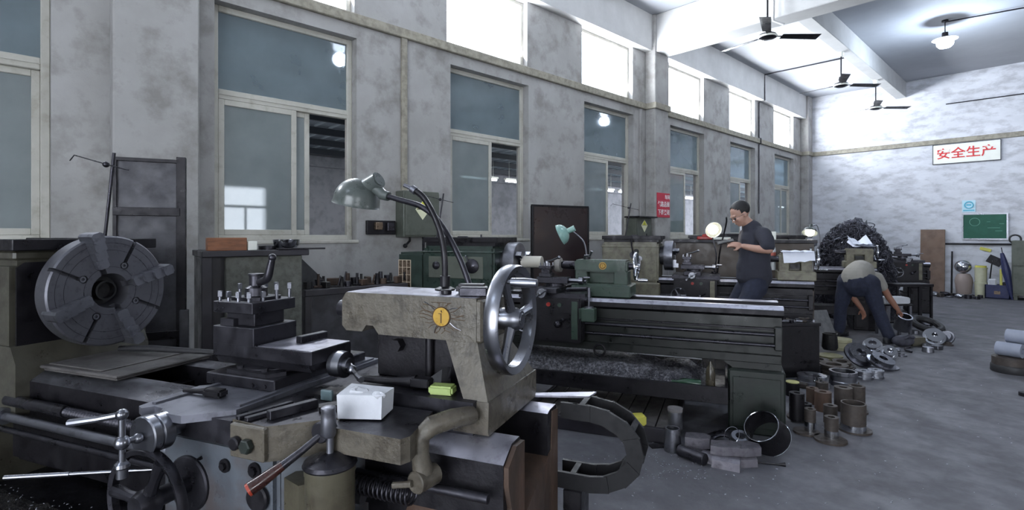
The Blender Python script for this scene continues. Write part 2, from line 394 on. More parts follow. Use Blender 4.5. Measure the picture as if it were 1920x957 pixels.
# trims: string course, edge beam, columns, ceiling beams
struct('trim_1', MB().box(WL_X, WL_X + .05, YN, YF, 3.585, 3.69, .008), band_m)
struct('trim_2', MB().box(WL_X - .0, WL_X + .14, YN, YF, 4.60, ZC), beam_m)
for i, (ya, yb) in enumerate(((.53, 1.1), (8.04, 8.48), (15.86, YF))):
    c = MB().box(WL_X, WL_X + .2, ya, yb, 0, ZC, .012)
    struct('trim_%d' % (3 + i), c, plaster)
    if i: struct('trim_%d' % (10 + i), MB().box(WL_X, WL_X + .235, ya - .035, min(yb + .035, YF), 3.585, 3.69, .006), band_m)
struct('trim_6', MB().box(WL_X + .14, WR_X, 8.08, 8.46, 4.57, ZC, .01), beam_m)          # cross beam
struct('trim_7', MB().box(WL_X + .14, WR_X, .58, .98, 4.57, ZC, .01), beam_m)
struct('trim_8', MB().box(-2.99, -2.77, YN, YF, 4.83, ZC, .01), beam_m)                  # long beam
struct('trim_9', MB().box(WL_X, WR_X, YF - .045, YF, 3.575, 3.69, .008), band_m)         # band on end wall

def win_lower(n, y0, y1, z0, z1, side, sash=True):
    xo = WL_X - .10; D = .06
    r = bpy.data.objects.new('window_%d' % n, None); COL.objects.link(r); r['kind'] = 'structure'
    def bar(mb, a, b, c, d, x=xo, t=D, bv=.006): mb.box(x - t, x, a, b, c, d, bv)
    f = MB(); w = .055; zt = z0 + (z1 - z0) * .625
    bar(f, y0, y0 + w, z0, z1); bar(f, y1 - w, y1, z0, z1); bar(f, y0 + w, y1 - w, z0, z0 + w); bar(f, y0 + w, y1 - w, z1 - w, z1)
    bar(f, y0 + w, y1 - w, zt - .045, zt + .045)
    bar(f, y0 + w, y1 - w, zt - .004, zt + .004, xo + .008, .02, 0)
    f.build('window_frame', frame_m, r)['kind'] = 'structure'
    MB().box(xo - .035, xo - .029, y0 + w, y1 - w, zt + .045, z1 - w).build('upper_pane', g_top, r)['kind'] = 'structure'
    zb, zu = z0 + w, zt - .045
    ym = y0 + (y1 - y0) * .54
    def sashf(a, b, x, g, nm):
        s = MB(); v = .05
        bar(s, a, a + v, zb, zu, x, .028, .004); bar(s, b - v, b, zb, zu, x, .028, .004)
        bar(s, a + v, b - v, zb, zb + v, x, .028, .004); bar(s, a + v, b - v, zu - v, zu, x, .028, .004)
        so = s.build('sash', frame_m, r); so['kind'] = 'structure'
        MB().box(x - .017, x - .012, a + v, b - v, zb + v, zu - v).build('pane', g, so)['kind'] = 'structure'
    sashf(y0 + w, ym + .03, xo - .001, g_frost, 'a')
    if side == 2: sashf(ym + .02, y1 - w, xo - .031, g_frost, 'b')
    else: sashf(y0 + w + .12, ym + .17 if side == 1 else ym + .04, xo - .031, g_frost, 'b')
    # sloping sill in the opening
    s = MB().box(WL_X - .098, WL_X + .012, y0 - .02, y1 + .02, z0 - .03, z0 + .004, .006)
    s.build('sill', frame_m, r)['kind'] = 'structure'
for i, (y0, y1, z0, z1) in enumerate(lower):
    win_lower(i + 1, y0, y1, z0, z1, {2: 1, 7: 2, 1: 2, 0: 2}.get(i, 0))
for i, (y0, y1, z0, z1) in enumerate(cler):
    r = bpy.data.objects.new('window_%d' % (i + 11), None); COL.objects.link(r); r['kind'] = 'structure'
    f = MB(); xo = WL_X - .08; w = .05
    f.box(xo - .05, xo, y0, y0 + w, z0, z1, .004).box(xo - .05, xo, y1 - w, y1, z0, z1, .004).box(xo - .05, xo, y0 + w, y1 - w, z0, z0 + w, .004).box(xo - .05, xo, y0 + w, y1 - w, z1 - w, z1, .004)
    f.build('window_frame', frame_m, r)['kind'] = 'structure'
    MB().box(xo - .03, xo - .025, y0 + w, y1 - w, z0 + w, z1 - w).build('pane', g_cler, r)['kind'] = 'structure'
for i, (y0, y1) in enumerate(rh):
    r = bpy.data.objects.new('window_%d' % (i + 21), None); COL.objects.link(r); r['kind'] = 'structure'
    f = MB(); xo = WR_X + .1; w = .06
    for a, b, c, d in ((y0, y0 + w, 1.3, 2.9), (y1 - w, y1, 1.3, 2.9), (y0 + w, y1 - w, 1.3, 1.36), (y0 + w, y1 - w, 2.84, 2.9), (y0 + w, y1 - w, 2.2, 2.28), ((y0 + y1) / 2 - .03, (y0 + y1) / 2 + .03, 1.36, 2.2)):
        f.box(xo, xo + .05, a, b, c, d)
    f.build('window_frame', frame_m, r)['kind'] = 'structure'
# neighbouring shed seen through the windows
shed_wall = M('shed_wall', '#8f9096', '#7d7e84', '#6a6b70', rough=.9, scale=1.4, amt=.5, scale3=4, amt3=.3, rvar=0)
shed_roof = M('shed_roof', '#8f9aa4', '#7e8993', rough=.5, scale=1, amt=.4, metal=.3, rvar=0)
SX = -12.6
mb = MB()
mb.hexa([(SX - .3, -7, 3.42), (WL_X - WT - .01, -7, 3.64), (WL_X - WT - .01, 36, 3.64), (SX - .3, 36, 3.42)], [(SX - .3, -7, 3.45), (WL_X - WT - .01, -7, 3.67), (WL_X - WT - .01, 36, 3.67), (SX - .3, 36, 3.45)])
shedr = struct('roof_of_neighbouring_shed', mb, shed_roof)
mb = MB()
y = -6.9
while y < 36:
    a = Vector((SX - .2, y, 3.40)); b = Vector((WL_X - WT - .02, y, 3.615))
    mb.hexa([a + Vector((0, -.02, 0)), b + Vector((0, -.02, 0)), b + Vector((0, .02, 0)), a + Vector((0, .02, 0))], [a + Vector((0, -.035, .04)), b + Vector((0, -.035, .04)), b + Vector((0, .035, .04)), a + Vector((0, .035, .04))])
    y += .3
ribs = mb.build('roof_rib', M('rib_light', '#a9b4bc', rough=.5, rvar=0), shedr); ribs['kind'] = 'structure'
mb = MB()
for k in range(7):
    x = SX + .5 + k * 1.05; z = 3.40 + .22 * (x - SX) / 7.3
    mb.box(x - .03, x + .03, -7, 36, z - .13, z, 0)
mb.build('roof_purlin', M('purlin', '#2e333a', rough=.6, rvar=0), shedr)['kind'] = 'structure'
struct('wall_of_neighbouring_shed', MB().box(SX - .2, SX, -7, 36, 0, 3.5).box(SX - .2, WL_X - WT, 35.8, 36, 0, 3.6).box(SX - .2, WL_X - WT, -7, -6.8, 0, 3.6).box(SX, SX + .12, -7, 36, 3.05, 3.3), shed_wall)
struct('floor_of_neighbouring_shed', MB().box(SX - .2, WL_X - WT, -7, 36, -.2, 0), floor_m)
tube_m = M('tube_light_glow', '#ffffff', emit='#f2f8ff', es=14, rvar=0)
ORD = ['first', 'second', 'third', 'fourth', 'fifth', 'sixth', 'seventh', 'eighth', 'ninth', 'tenth', 'eleventh', 'twelfth', 'thirteenth', 'fourteenth', 'fifteenth', 'sixteenth']
def tube_light(Y, lab, X=-10.8, z=2.9, first=[None]):
    if first[0] is None:
        t = thing('tube_light', lab, 'tube light', (X, Y, z), 0, 'tube lights in the shed')
        MB().cyl((0, -.62, 0), (0, .62, 0), .028, seg=12).build('tube', tube_m, t)
        MB().box(-.05, .05, -.66, .66, .03, .08, .004).cyl((0, -.5, .08), (0, -.5, .56), .006, seg=6).cyl((0, .5, .08), (0, .5, .56), .006, seg=6).build('housing', whitep, t)
        first[0] = t; return t
    return dup(first[0], (X, Y, z), None, lab)
for i, Y in enumerate((9.0, 10.6, 14.4, 16.0, 20.0, 21.6, 25.4, 27.0, 30.8, 32.4)): tube_light(Y, 'lit fluorescent tube, %s in the shed row from the big lathe side' % ORD[i])
for Y in (-2, 4, 10, 16, 24):
    area('shed_fill', (-9.5, Y, 3.3), (0, 0, 0), .4, 3, SHED_W)
    area('shed_fill', (-9.5, Y, 1.0), (PI, 0, 0), 4, 5, SHED_W * .2)  # hidden area light floating low, added to brighten the shed roof
# ---------------------------------------------------------------- the big lathe in front
def cut(o, cutter):
    md = o.modifiers.new('cut', 'BOOLEAN'); md.operation = 'DIFFERENCE'; md.object = cutter; md.solver = 'EXACT'; md.use_self = True
    bpy.context.view_layer.update()
    dg = bpy.context.evaluated_depsgraph_get(); me = bpy.data.meshes.new_from_object(o.evaluated_get(dg))
    o.modifiers.remove(md); old = o.data; o.data = me; me.name = old.name
    me.set_sharp_from_angle(angle=math.radians(30))
    bpy.data.objects.remove(cutter)
def handwheel(name, parent, c, ax, R, rim, n=3, hubr=.03, dirs=None, mat=None, grip=None, gl=.08, spoke=.012):
    mat = mat or steel
    ax = Vector(ax).normalized(); c = Vector(c); q = Vector((0, 0, 1)).rotation_difference(ax)
    mb = MB()
    prof = [(R - rim * 1.1, -rim * .7), (R - rim * .2, -rim), (R, -rim * .6), (R, rim * .6), (R - rim * .2, rim), (R - rim * 1.1, rim * .7), (R - rim * 1.1, -rim * .7)]
    mb.rev(prof, c, ax, 56)
    mb.rev([(0, -.02), (hubr, -.02), (hubr, .012), (hubr * .75, .03), (0, .03)], c, ax, 24)
    for dv in (dirs or [q @ Vector((math.cos(2 * PI * k / n), math.sin(2 * PI * k / n), 0)) for k in range(n)]):
        dv = Vector(dv).normalized()
        mb.tube([c + dv * hubr * .7, c + dv * (R * .5), c + dv * (R - rim)], [spoke * 1.35, spoke, spoke * 1.25], 10)
    o = mb.build(name, mat, parent)
    if grip is not None:
        dv = Vector(grip).normalized(); p = c + dv * (R - rim * .7)
        MB().rev([(0, 0), (.006, 0), (.007, .008), (.0125, .012), (.0135, gl * .6), (.011, gl), (0, gl + .003)], p + ax * rim, ax, 16).build('grip', mat, o)
    return o
L = thing('lathe', 'large worn cream and grey lathe with four-jaw chuck, nearest to the viewer', 'lathe', O1, TH, 'engine lathes set aslant along the wall')
# headstock
mb = MB()
mb.box(-1.2, -.17, -.25, .27, .90, 1.30, .025, seg=2)
mb.box(-1.2, -.185, -.24, .26, 1.298, 1.335, .008)
hs = mb.build('headstock', headp, L)
MB().prism([(-.240, .965), (.22, .965), (.245, 1.0), (.245, 1.27), (.21, 1.29), (-.21, 1.29), (-.240, 1.27)], 'x', -.174, -.166).build('end_recess', dsteel2, hs, label='dark oily end face of the headstock')
MB().ring((-.166, .0, 1.165), (-.16, .0, 1.165), .15, .135, 40).build('end_ring', dsteel, hs)
mb = MB()
mb.prism([(-1.2, .70), (-.13, .70), (-.13, .90), (-.165, .965), (-1.2, .97)], 'y', -.26, .24, .012)
mb.box(-1.2, -.30, -.27, .26, 0, .72, .01)
mb.build('headstock_base', headp, L)
mb = MB().box(-1.2, -.145, -.26, .28, 1.337, 1.347).box(-1.2, -.145, -.265, -.255, 1.337, 1.382, .003).box(-1.2, -.145, .275, .285, 1.337, 1.382, .003).box(-.15, -.14, -.265, .285, 1.337, 1.382, .003)
mb.build('top_tray', dsteel2, L)
# chuck
CZ = 1.165; CR = .229
mb = MB()
mb.rev([(0, 0), (CR - .006, 0), (CR, -.006), (CR, -.070), (CR - .006, -.076), (.12, -.076), (.12, -.135), (0, -.135)], (0, 0, CZ), (1, 0, 0), 96)
chuck = mb.build('chuck', chuckm, L, smooth=28)
mc = MB()
mc.rev([(0, .02), (.076, .02), (.066, -.04), (.058, -.068), (0, -.068)], (0, 0, CZ), (1, 0, 0), 48)
for k in range(4):
    a = math.radians(20 + 90 * k); Rm = Matrix.Translation((0, 0, CZ)) @ Matrix.Rotation(a, 4, 'X')
    s = MB(); s.box(-.035, .02, .055, .30, -.012, .012); s.xf(Rm); s.bm.to_mesh(tmp := bpy.data.meshes.new('t')); mc.bm.from_mesh(tmp); bpy.data.meshes.remove(tmp); s.bm.free()
    s = MB(); a2 = math.radians(64 + 90 * k); s.prism([(.13, -.0075), (.26, -.0075), (.26, .0075), (.13, .0075), (.124, .004), (.124, -.004)], 'x', -.03, .02); s.xf(Matrix.Translation((0, 0, CZ)) @ Matrix.Rotation(a2, 4, 'X')); s.bm.to_mesh(tmp := bpy.data.meshes.new('t')); mc.bm.from_mesh(tmp); bpy.data.meshes.remove(tmp); s.bm.free()
    a3 = math.radians(62 + 90 * k)
    mc.cyl((-.012, .115 * math.cos(a3), CZ + .115 * math.sin(a3)), (.02, .115 * math.cos(a3), CZ + .115 * math.sin(a3)), .0165, seg=20)
bmesh.ops.recalc_face_normals(mc.bm, faces=mc.bm.faces)
cut(chuck, mc.build('cutter', black, L))
for k in range(4):
    a3 = math.radians(62 + 90 * k); y, z = .115 * math.cos(a3), CZ + .115 * math.sin(a3)
    MB().ring((-.011, y, z), (-.002, y, z), .0115, .006, 16).build('socket_bolt', steel, chuck)
mb = MB()
for r in (.17, .20, .10): mb.ring((-.0005, 0, CZ), (.0005, 0, CZ), r + .0008, r - .0008, 64)
mb.build('turning_mark', dsteel, chuck)
mb = MB().rev([(0, -.067), (.057, -.067), (.057, -.064), (0, -.064)], (0, 0, CZ), (1, 0, 0), 40).rev([(.034, -.064), (.041, -.064), (.041, -.03), (.034, -.03), (.034, -.064)], (0, 0, CZ), (1, 0, 0), 40)
mb.build('bore', black, chuck)
jb = None
for k, ro in enumerate((.0, .012, -.004, .002)):
    s = MB()
    for (r0, r1, h) in ((.095, .135, .022), (.132, .172, .036), (.169, .209, .050), (.206, .243, .060)):
        s.prism([(r0, -.022), (r1 - .008, -.022), (r1, -.012), (r1, .012), (r1 - .008, .022), (r0, .022), (r0 - .007, .013), (r0 - .007, -.013)], 'x', -.03, h, .002)
    s.xf(Matrix.Translation((0, 0, CZ)) @ Matrix.Rotation(math.radians(20 + 90 * k), 4, 'X') @ Matrix.Translation((0, ro, 0)))
    s.build('jaw', steelb, chuck)
# bed
mb = MB()
for (xa, xb, xc, mm) in ((-.35, 1.40, 1.40, waym), (1.40, 1.875, 1.885, worn_sheen)):  # tail end of the rails gets a brighter top metal
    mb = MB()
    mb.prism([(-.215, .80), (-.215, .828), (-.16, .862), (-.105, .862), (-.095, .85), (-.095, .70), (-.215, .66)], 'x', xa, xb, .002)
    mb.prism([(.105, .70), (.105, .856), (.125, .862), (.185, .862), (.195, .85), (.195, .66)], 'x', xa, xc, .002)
    mb.top = True; mb.build('bed_way', [dsteel2, mm], L, label='bright end of the bed rails' if mm is worn_sheen else 'greasy dark rails of the bed')
mb = MB()
mb.box(-.9, 1.56, -.19, -.15, .50, .79).box(-.9, 1.56, .14, .18, .50, .79).box(-.9, 1.6, -.17, .16, .48, .56)
for x in (.3, .75, 1.2): mb.box(x, x + .06, -.16, .15, .55, .8)
mb.build('bed', dsteel2, L, label='dark oily bed casting')
mb = MB()
mb.prism([(-.235, 0), (.20, 0), (.20, .845), (.145, .853), (.135, .74), (-.085, .655), (-.10, .665), (-.10, .852), (-.157, .856), (-.212, .822), (-.212, .775), (-.19, .71), (-.235, .66)], 'x', 1.60, 1.888, .003)
mb.build('bed_foot', rusty, L, label='rust-brown cast end foot of the bed')
MB().box(1.0, 1.60, -.235, .2, 0, .47, .01).build('bed_plinth', dsteel2, L)
# lead screw and rods
mb = MB()
mb.cyl((-.2, -.25, .757), (.17, -.25, .757), .021, seg=20)
N = 46
prof = []
for i in range(N * 2 + 1): prof.append((.0185 if i % 2 else .0145, i * .0078))
mb.rev(prof, (.17, -.25, .757), (1, 0, 0), 16)
mb.cyl((.88, -.25, .757), (1.85, -.25, .757), .012, seg=12)
mb.build('lead_screw', dsteel, L)
MB().cyl((-.2, -.275, .705), (1.5, -.275, .705), .016, seg=16).cyl((-.2, -.275, .705), (-.16, -.275, .705), .03, seg=16).build('feed_rod', steelb, L)
MB().cyl((-.2, -.275, .655), (1.5, -.275, .655), .011, seg=14).build('feed_rod', dsteel, L)
pts = []
for i in range(14 * 12 + 1):
    a = 2 * PI * i / 12; pts.append((1.47 + .19 * i / 168, -.29 + .022 * math.cos(a), .748 + .022 * math.sin(a)))
MB().tube(pts, .0032, 6).build('coil_spring', dsteel, L)
# chip tray
mb = MB().box(-.95, 1.0, -.62, .3, .40, .41).box(-.95, 1.0, -.63, -.61, .40, .47, .004).box(.98, 1.0, -.62, .3, .40, .47, .004).box(-.95, -.93, -.62, .3, .40, .47, .004)
mb.build('chip_tray', dsteel2, L)
mb = MB().box(-.9, .95, -.60, -.25, 0, .40, .01); mb.build('tray_stand', dsteel2, L)
# carriage
mb = MB()
mb.prism([(.905, -.40), (1.0, -.40), (1.0, -.44), (1.22, -.44), (1.22, -.38), (1.36, -.38), (1.36, .24), (.905, .24)], 'z', .862, .925, .006)
sad = mb.build('saddle', dsteel, L)
mb = MB()
mb.prism([(.92, -.475), (.945, -.485), (.96, -.46), (1.0, -.465), (1.02, -.49), (1.10, -.487), (1.15, -.44), (1.19, -.40), (1.19, .22), (.94, .22), (.925, -.25), (.895, -.28), (.905, -.40)], 'z', .918, .938, .003)
mb.box(.935, .95, -.45, .2, .935, .944).box(1.165, 1.18, -.38, .2, .935, .944)
mb.build('cross_slide_way', midm, L)
mb = MB(); mb.prism([(1.225, -.44), (1.345, -.45), (1.37, -.43), (1.47, -.33), (1.47, -.12), (1.225, -.12)], 'z', .845, .932, .006)
mb.top = True; mb.build('saddle_wing', [oilc2, dsteel], L)
pl = MB().box(1.24, 1.352, -.462, -.446, .848, .930, .003).build('button_plate', oilc2, L)
mb = MB()
mb.cyl((1.268, -.462, .887), (1.268, -.478, .887), .0165, seg=18, b=.003); mb.build('push_button', dsteel2, pl)
mb = MB().cyl((1.306, -.462, .885), (1.306, -.480, .885), .0185, seg=6, b=.003); mb.build('push_button', greend, pl)
mb = MB(); mb.prism([(1.43, -.32), (1.50, -.385), (1.69, -.385), (1.70, -.36), (1.66, -.19), (1.43, -.19)], 'z', .868, .928, .006)
mb.top = True; mb.build('rear_wing', [oilc2, dsteel], L)
mb = MB()
mb.box(.925, 1.345, -.415, -.2, .36, .855, .012, seg=2)
mb.prism([(1.345, -.40), (1.46, -.33), (1.46, -.2), (1.345, -.2)], 'z', .36, .85, .008)
apr = mb.build('apron', greyp, L)
for (x, z, r, hx) in ((1.17, .795, .018, .010), (1.275, .80, .02, .012), (1.08, .80, .005, .003)):
    MB().cyl((x, -.415, z), (x, -.421, z), r, seg=20).cyl((x, -.42, z), (x, -.429, z), hx, seg=6).build('bolt', dsteel2, apr)
MB().cyl((1.29, -.415, .735), (1.29, -.43, .735), .035, seg=24, b=.004).build('cover_cap', dsteel2, apr)
# cross slide, compound slide, tool post
mb = MB().box(.884, 1.165, -.25, .17, .938, .972, .003).box(.90, 1.15, -.24, .17, .93, .94)
for x in (1.08, 1.13): mb.cyl((x, -.25, .952), (x, -.255, .952), .006, seg=10)
mb.build('cross_slide', dsteel, L)
mb = MB().rev([(0, 0), (.115, 0), (.118, .004), (.118, .014), (.10, .018), (0, .018)], (1.02, -.10, .972), (0, 0, 1), 48)
mb.prism([(.955, -.235), (1.12, -.24), (1.15, -.19), (1.10, -.15), (.97, -.15)], 'z', .972, .984, .002)
mb.cyl((.99, -.215, .98), (.99, -.215, .994), .010, seg=6).cyl((1.09, -.215, .98), (1.09, -.215, .994), .010, seg=6)
mb.build('swivel_base', dsteel, L)
mb = MB().box(.851, 1.256, -.2, -.022, 1.012, 1.053, .002).prism([(-.2, 1.013), (-.185, .988), (-.037, .988), (-.022, 1.013)], 'x', .86, 1.245).box(.851, 1.027, -.2, -.022, 1.05, 1.107, .002)
cs = mb.build('compound_slide', dsteel, L)
MB().box(1.04, 1.255, -.196, -.026, 1.053, 1.0545).build('slide_top_sheen', worn_sheen, cs, label='slide top face with bright sheen painted in')  # thin brighter plate, grazing sheen put into its colour
mb = MB().cyl((1.256, -.10, .998), (1.275, -.10, .998), .040, seg=32, b=.002).cyl((1.275, -.10, .998), (1.30, -.10, .998), .042, .040, seg=32)
mb.cyl((1.30, -.10, .998), (1.315, -.10, .998), .022, seg=20)
dl = mb.build('slide_dial', steel, L)
mb = MB().cyl((1.315, -.10, .998), (1.345, -.12, .985), .008, seg=10).ball((1.335, -.115, .99), .014).tube([(1.335, -.115, .99), (1.39, -.16, .986), (1.42, -.18, .984)], [.006, .007, .009], 10)
mb.build('slide_handle', steel, dl)
tp = MB()
tp.box(.880, 1.00, -.172, -.05, 1.107, 1.152, .002).box(.852, 1.022, -.2, -.022, 1.150, 1.186, .002).box(.872, .93, -.19, -.1, 1.107, 1.13)
tpo = tp.build('tool_post', dsteel, L)
mb = MB().prism([(.89, -.165), (.985, -.165), (1.0, -.15), (1.0, -.065), (.985, -.05), (.89, -.05), (.875, -.065), (.875, -.15)], 'z', 1.186, 1.196, .002)
mb.rev([(0, 0), (.034, 0), (.036, .003), (.034, .028), (.028, .032), (.022, .036), (.022, .068), (.025, .070), (.025, .075), (0, .077)], (.937, -.108, 1.195), (0, 0, 1), 28)
mb.build('tool_post_hub', dsteel, tpo)
mb = MB().tube([(.945, -.108, 1.242), (.975, -.12, 1.246), (1.010, -.13, 1.258), (1.022, -.13, 1.295), (1.03, -.13, 1.322)], [.010, .012, .013, .012, .010], 12, sub=4)
mb.ball((1.031, -.13, 1.326), .0125)
mb.build('tool_post_handle', dsteel, tpo)
bolt = None
for i, (x, y, h) in enumerate(((.866, -.186, .030), (.907, -.188, .030), (.95, -.188, .028), (.995, -.188, .028), (1.008, -.145, .03), (1.008, -.09, .048), (1.008, -.035, .042), (.95, -.036, .03), (.90, -.036, .03), (.865, -.036, .03), (.865, -.11, .03))):
    if i in (0, 5):
        s = MB().cyl((0, 0, 0), (0, 0, h - .012), .005, seg=10).cyl((0, 0, h - .018), (0, 0, h), .0085, seg=4, b=.001).cyl((0, 0, h), (0, 0, h + .0015), .0075, seg=12)
        b0 = s.build('clamp_bolt', steelb, tpo, loc=(x, y, 1.186), rot=(0, 0, .3 * i))
    else:
        c = b0.copy(); COL.objects.link(c); c.parent = tpo; c.location = (x, y, 1.186); c.rotation_euler = (0, 0, .5 * i)
# cross feed crank
c0 = Vector((1.03, -.48, .893))
mb = MB().cyl(c0 + Vector((0, .09, .0)), c0, .024, seg=24).cyl(c0 + Vector((0, .09, .0)), c0 + Vector((0, .06, 0)), .04, seg=28)
mb.cyl(c0, c0 + Vector((0, -.03, 0)), .048, seg=40, b=.002).cyl(c0 + Vector((0, -.03, 0)), c0 + Vector((0, -.034, 0)), .044, seg=40).cyl(c0 + Vector((0, -.034, 0)), c0 + Vector((0, -.058, 0)), .050, seg=40, b=.003)
dial = mb.build('cross_feed_dial', steel, L)
hc = c0 + Vector((0, -.105, .003))
mb = MB().cyl(c0 + Vector((0, -.055, 0)), hc, .008, seg=12).ball(c0 + Vector((0, -.068, 0)), .013).ball(hc, .0175, u=20, v=14)
mb.cyl(hc + Vector((0, 0, -.055)), hc + Vector((0, 0, .065)), .0075, seg=12)
mb.rev([(0, 0), (.010, 0), (.016, .006), (.017, .014), (.013, .018), (.0125, .04), (0, .042)], hc + Vector((0, 0, -.045)), (0, 0, -1), 16)
mb.ball(hc + Vector((0, 0, .068)), .014)
mb.tube([hc + Vector((0, 0, .068)), hc + Vector((-.05, -.025, .058)), hc + Vector((-.115, -.05, .048))], [.008, .0078, .0095], 10)
mb.build('crank_handle', steel, dial)
handwheel('carriage_handwheel', L, (1.035, -.53, .725), (0, -1, 0), .137, .013, 3, .035, [(-1, 0, .08), (.45, 0, .9), (.5, 0, -.85)], dsteel, None, spoke=.013)
MB().cyl((1.035, -.41, .725), (1.035, -.53, .725), .024, seg=20).cyl((1.035, -.41, .725), (1.035, -.425, .725), .075, seg=30, b=.004).build('handwheel_shaft', dsteel, L)
# red knob lever
mb = MB().tube([(1.475, -.40, .915), (1.45, -.44, .885), (1.42, -.48, .855)], [.008, .009, .011], 12); mb.cyl((1.475, -.37, .92), (1.475, -.41, .92), .026, seg=20, b=.003)
lv = mb.build('gear_lever', dsteel, L)
MB().tube([(1.425, -.473, .86), (1.395, -.51, .832), (1.383, -.527, .822)], [.011, .0155, .0165], 16).build('lever_grip', M('red_brown_grip', '#26110f', '#3c1a14', rough=.3, scale=20, amt=.5), lv, label='red-brown painted grip')
MB().cyl((1.384, -.5255, .8225), (1.380, -.5305, .8190), .0155, seg=16).build('lever_tip', M('orange_red', '#8e3220', rough=.35, rvar=0), lv, label='orange-red end of the grip')
# oil cup
mb = MB().rev([(0, -.22), (.057, -.22), (.058, -.02), (.06, -.015), (.06, 0), (0, 0)], (1.50, -.40, .845), (0, 0, 1), 36)
mb.prism([(1.375, -.42), (1.44, -.44), (1.47, -.40), (1.47, -.3), (1.375, -.3)], 'z', .56, .80, .02, 2)
cup = mb.build('oil_pump', oilc, L)
MB().rev([(.062, 0), (.064, .004), (.06, .012), (.02, .028), (0, .03)], (1.50, -.40, .845), (0, 0, 1), 36).build('pump_lid', dsteel, cup)
MB().cyl((1.50, -.40, .87), (1.50, -.40, .915), .009, seg=14).rev([(0, 0), (.015, 0), (.018, .006), (.018, .045), (.0165, .06), (.0175, .062), (.0175, .07), (.012, .073), (0, .073)], (1.495, -.40, .912), (0, 0, 1), 24).build('pump_plunger', steelb, cup)
# tailstock
mb = MB()
mb.prism([(1.285, 1.20), (1.30, 1.222), (1.745, 1.222), (1.745, 1.10), (1.42, 1.10), (1.40, 1.125), (1.375, 1.125), (1.36, 1.105), (1.30, 1.105), (1.285, 1.12)], 'y', -.10, .10, .009, 2)
mb.box(1.735, 1.762, -.098, .098, 1.098, 1.218, .006)
ts = mb.build('tailstock', oilc2, L)
MB().box(1.30, 1.74, -.094, .094, 1.2215, 1.2235, .001).jitter(.0004).build('top_sheen', worn_sheen, ts, label='tailstock top with bright sheen painted in')  # thin pale sheet paints the reflected window brightness onto the top
badge = MB().cyl((1.636, -.1, 1.166), (1.636, -.1035, 1.166), .0275, seg=36).build('badge', goldm, ts, label='round yellow maker badge')
mb = MB().torus((1.636, -.103, 1.166), (0, 1, 0), .0275, .0018, 36, 6)
mb.box(1.6345, 1.6375, -.105, -.103, 1.148, 1.176).box(1.628, 1.637, -.105, -.103, 1.174, 1.176).prism([(1.634, 1.184), (1.638, 1.184), (1.640, 1.178), (1.636, 1.180)], 'y', -.105, -.103)
mb.build('badge_mark', goldt, badge)
rnd = random.Random(3); mb = MB(); mw = MB()
for k in range(26):
    a = 2 * PI * k / 26 + rnd.uniform(-.08, .08); x, z = 1.636 + .031 * math.cos(a), 1.166 + .031 * math.sin(a); pts = [(x, -.1004, z)]
    for j in range(rnd.choice((2, 3, 3))):
        a += rnd.uniform(-.6, .6); x += .012 * math.cos(a) * 1.25; z += .011 * math.sin(a)
        z = min(1.206, max(1.118, z)); pts.append((x, -.1004, z))
    (mw if k % 7 == 3 else mb).tube(pts, .0009 if k % 7 != 3 else .0012, 5)
mb.build('crack_pattern', goldt, ts); mw.build('flaking_pattern', steel, ts)
mb = MB()
mb.hexa([(1.735, -.15, .945), (1.805, -.15, .945), (1.805, .225, .945), (1.70, .225, .945)], [(1.645, -.095, 1.105), (1.745, -.095, 1.105), (1.745, .09, 1.105), (1.645, .09, 1.105)])
mb.prism([(-.15, .868), (.215, .868), (.225, .885), (.225, .955), (-.15, .955), (-.155, .88)], 'x', 1.70, 1.806, .01, 2)
mb.build('tailstock_leg', oilc2, ts)
mb = MB().box(1.36, 1.70, -.03, .12, .95, 1.11, .01).cyl((1.45, -.06, 1.06), (1.45, -.03, 1.06), .02, seg=6).cyl((1.56, -.04, .96), (1.56, -.04, 1.09), .012, seg=12)
mb.build('tailstock_web', dsteel2, ts)
mb = MB().prism([(1.37, -.17), (1.77, -.17), (1.77, .2), (1.37, .2)], 'z', .905, .957, .006).prism([(1.40, -.15), (1.76, -.15), (1.76, .19), (1.40, .19)], 'z', .862, .91, .004).cyl((1.47, -.17, .93), (1.47, -.174, .93), .008, seg=12)
mb.build('tailstock_base', dsteel, ts)
MB().rev([(0, 0), (.012, 0), (.030, .004), (.036, -.02), (.036, -.10), (0, -.1)][::-1], (1.285, 0, 1.155), (-1, 0, 0), 24).cyl((1.26, 0, 1.155), (1.20, 0, 1.155), .028, seg=24).build('quill', dsteel, ts)
MB().cyl((1.76, 0, 1.155), (1.80, 0, 1.155), .032, seg=24).cyl((1.78, 0, 1.155), (1.845, 0, 1.155), .018, seg=18, b=.002).build('wheel_boss', steel, ts)
handwheel('tailstock_handwheel', L, (1.812, 0, 1.155), (1, 0, 0), .158, .021, 3, .034, [(0, 1, .1), (0, -.45, .9), (0, -.5, -.85)], steel, (0, -.6, .8), gl=.085, spoke=.012)
# clamp lever on the tailstock
mb = MB().tube([(1.765, -.17, .925), (1.745, -.24, .935), (1.712, -.285, .928), (1.692, -.30, .905), (1.690, -.30, .86), (1.695, -.295, .815)], [.024, .025, .025, .023, .022, .026], 12)
mb.cyl((1.69, -.325, .80), (1.705, -.255, .80), .027, seg=18, b=.003).cyl((1.685, -.33, .80), (1.635, -.335, .79), .008, seg=10)
mb.build('clamp_arm', oilc2, L)

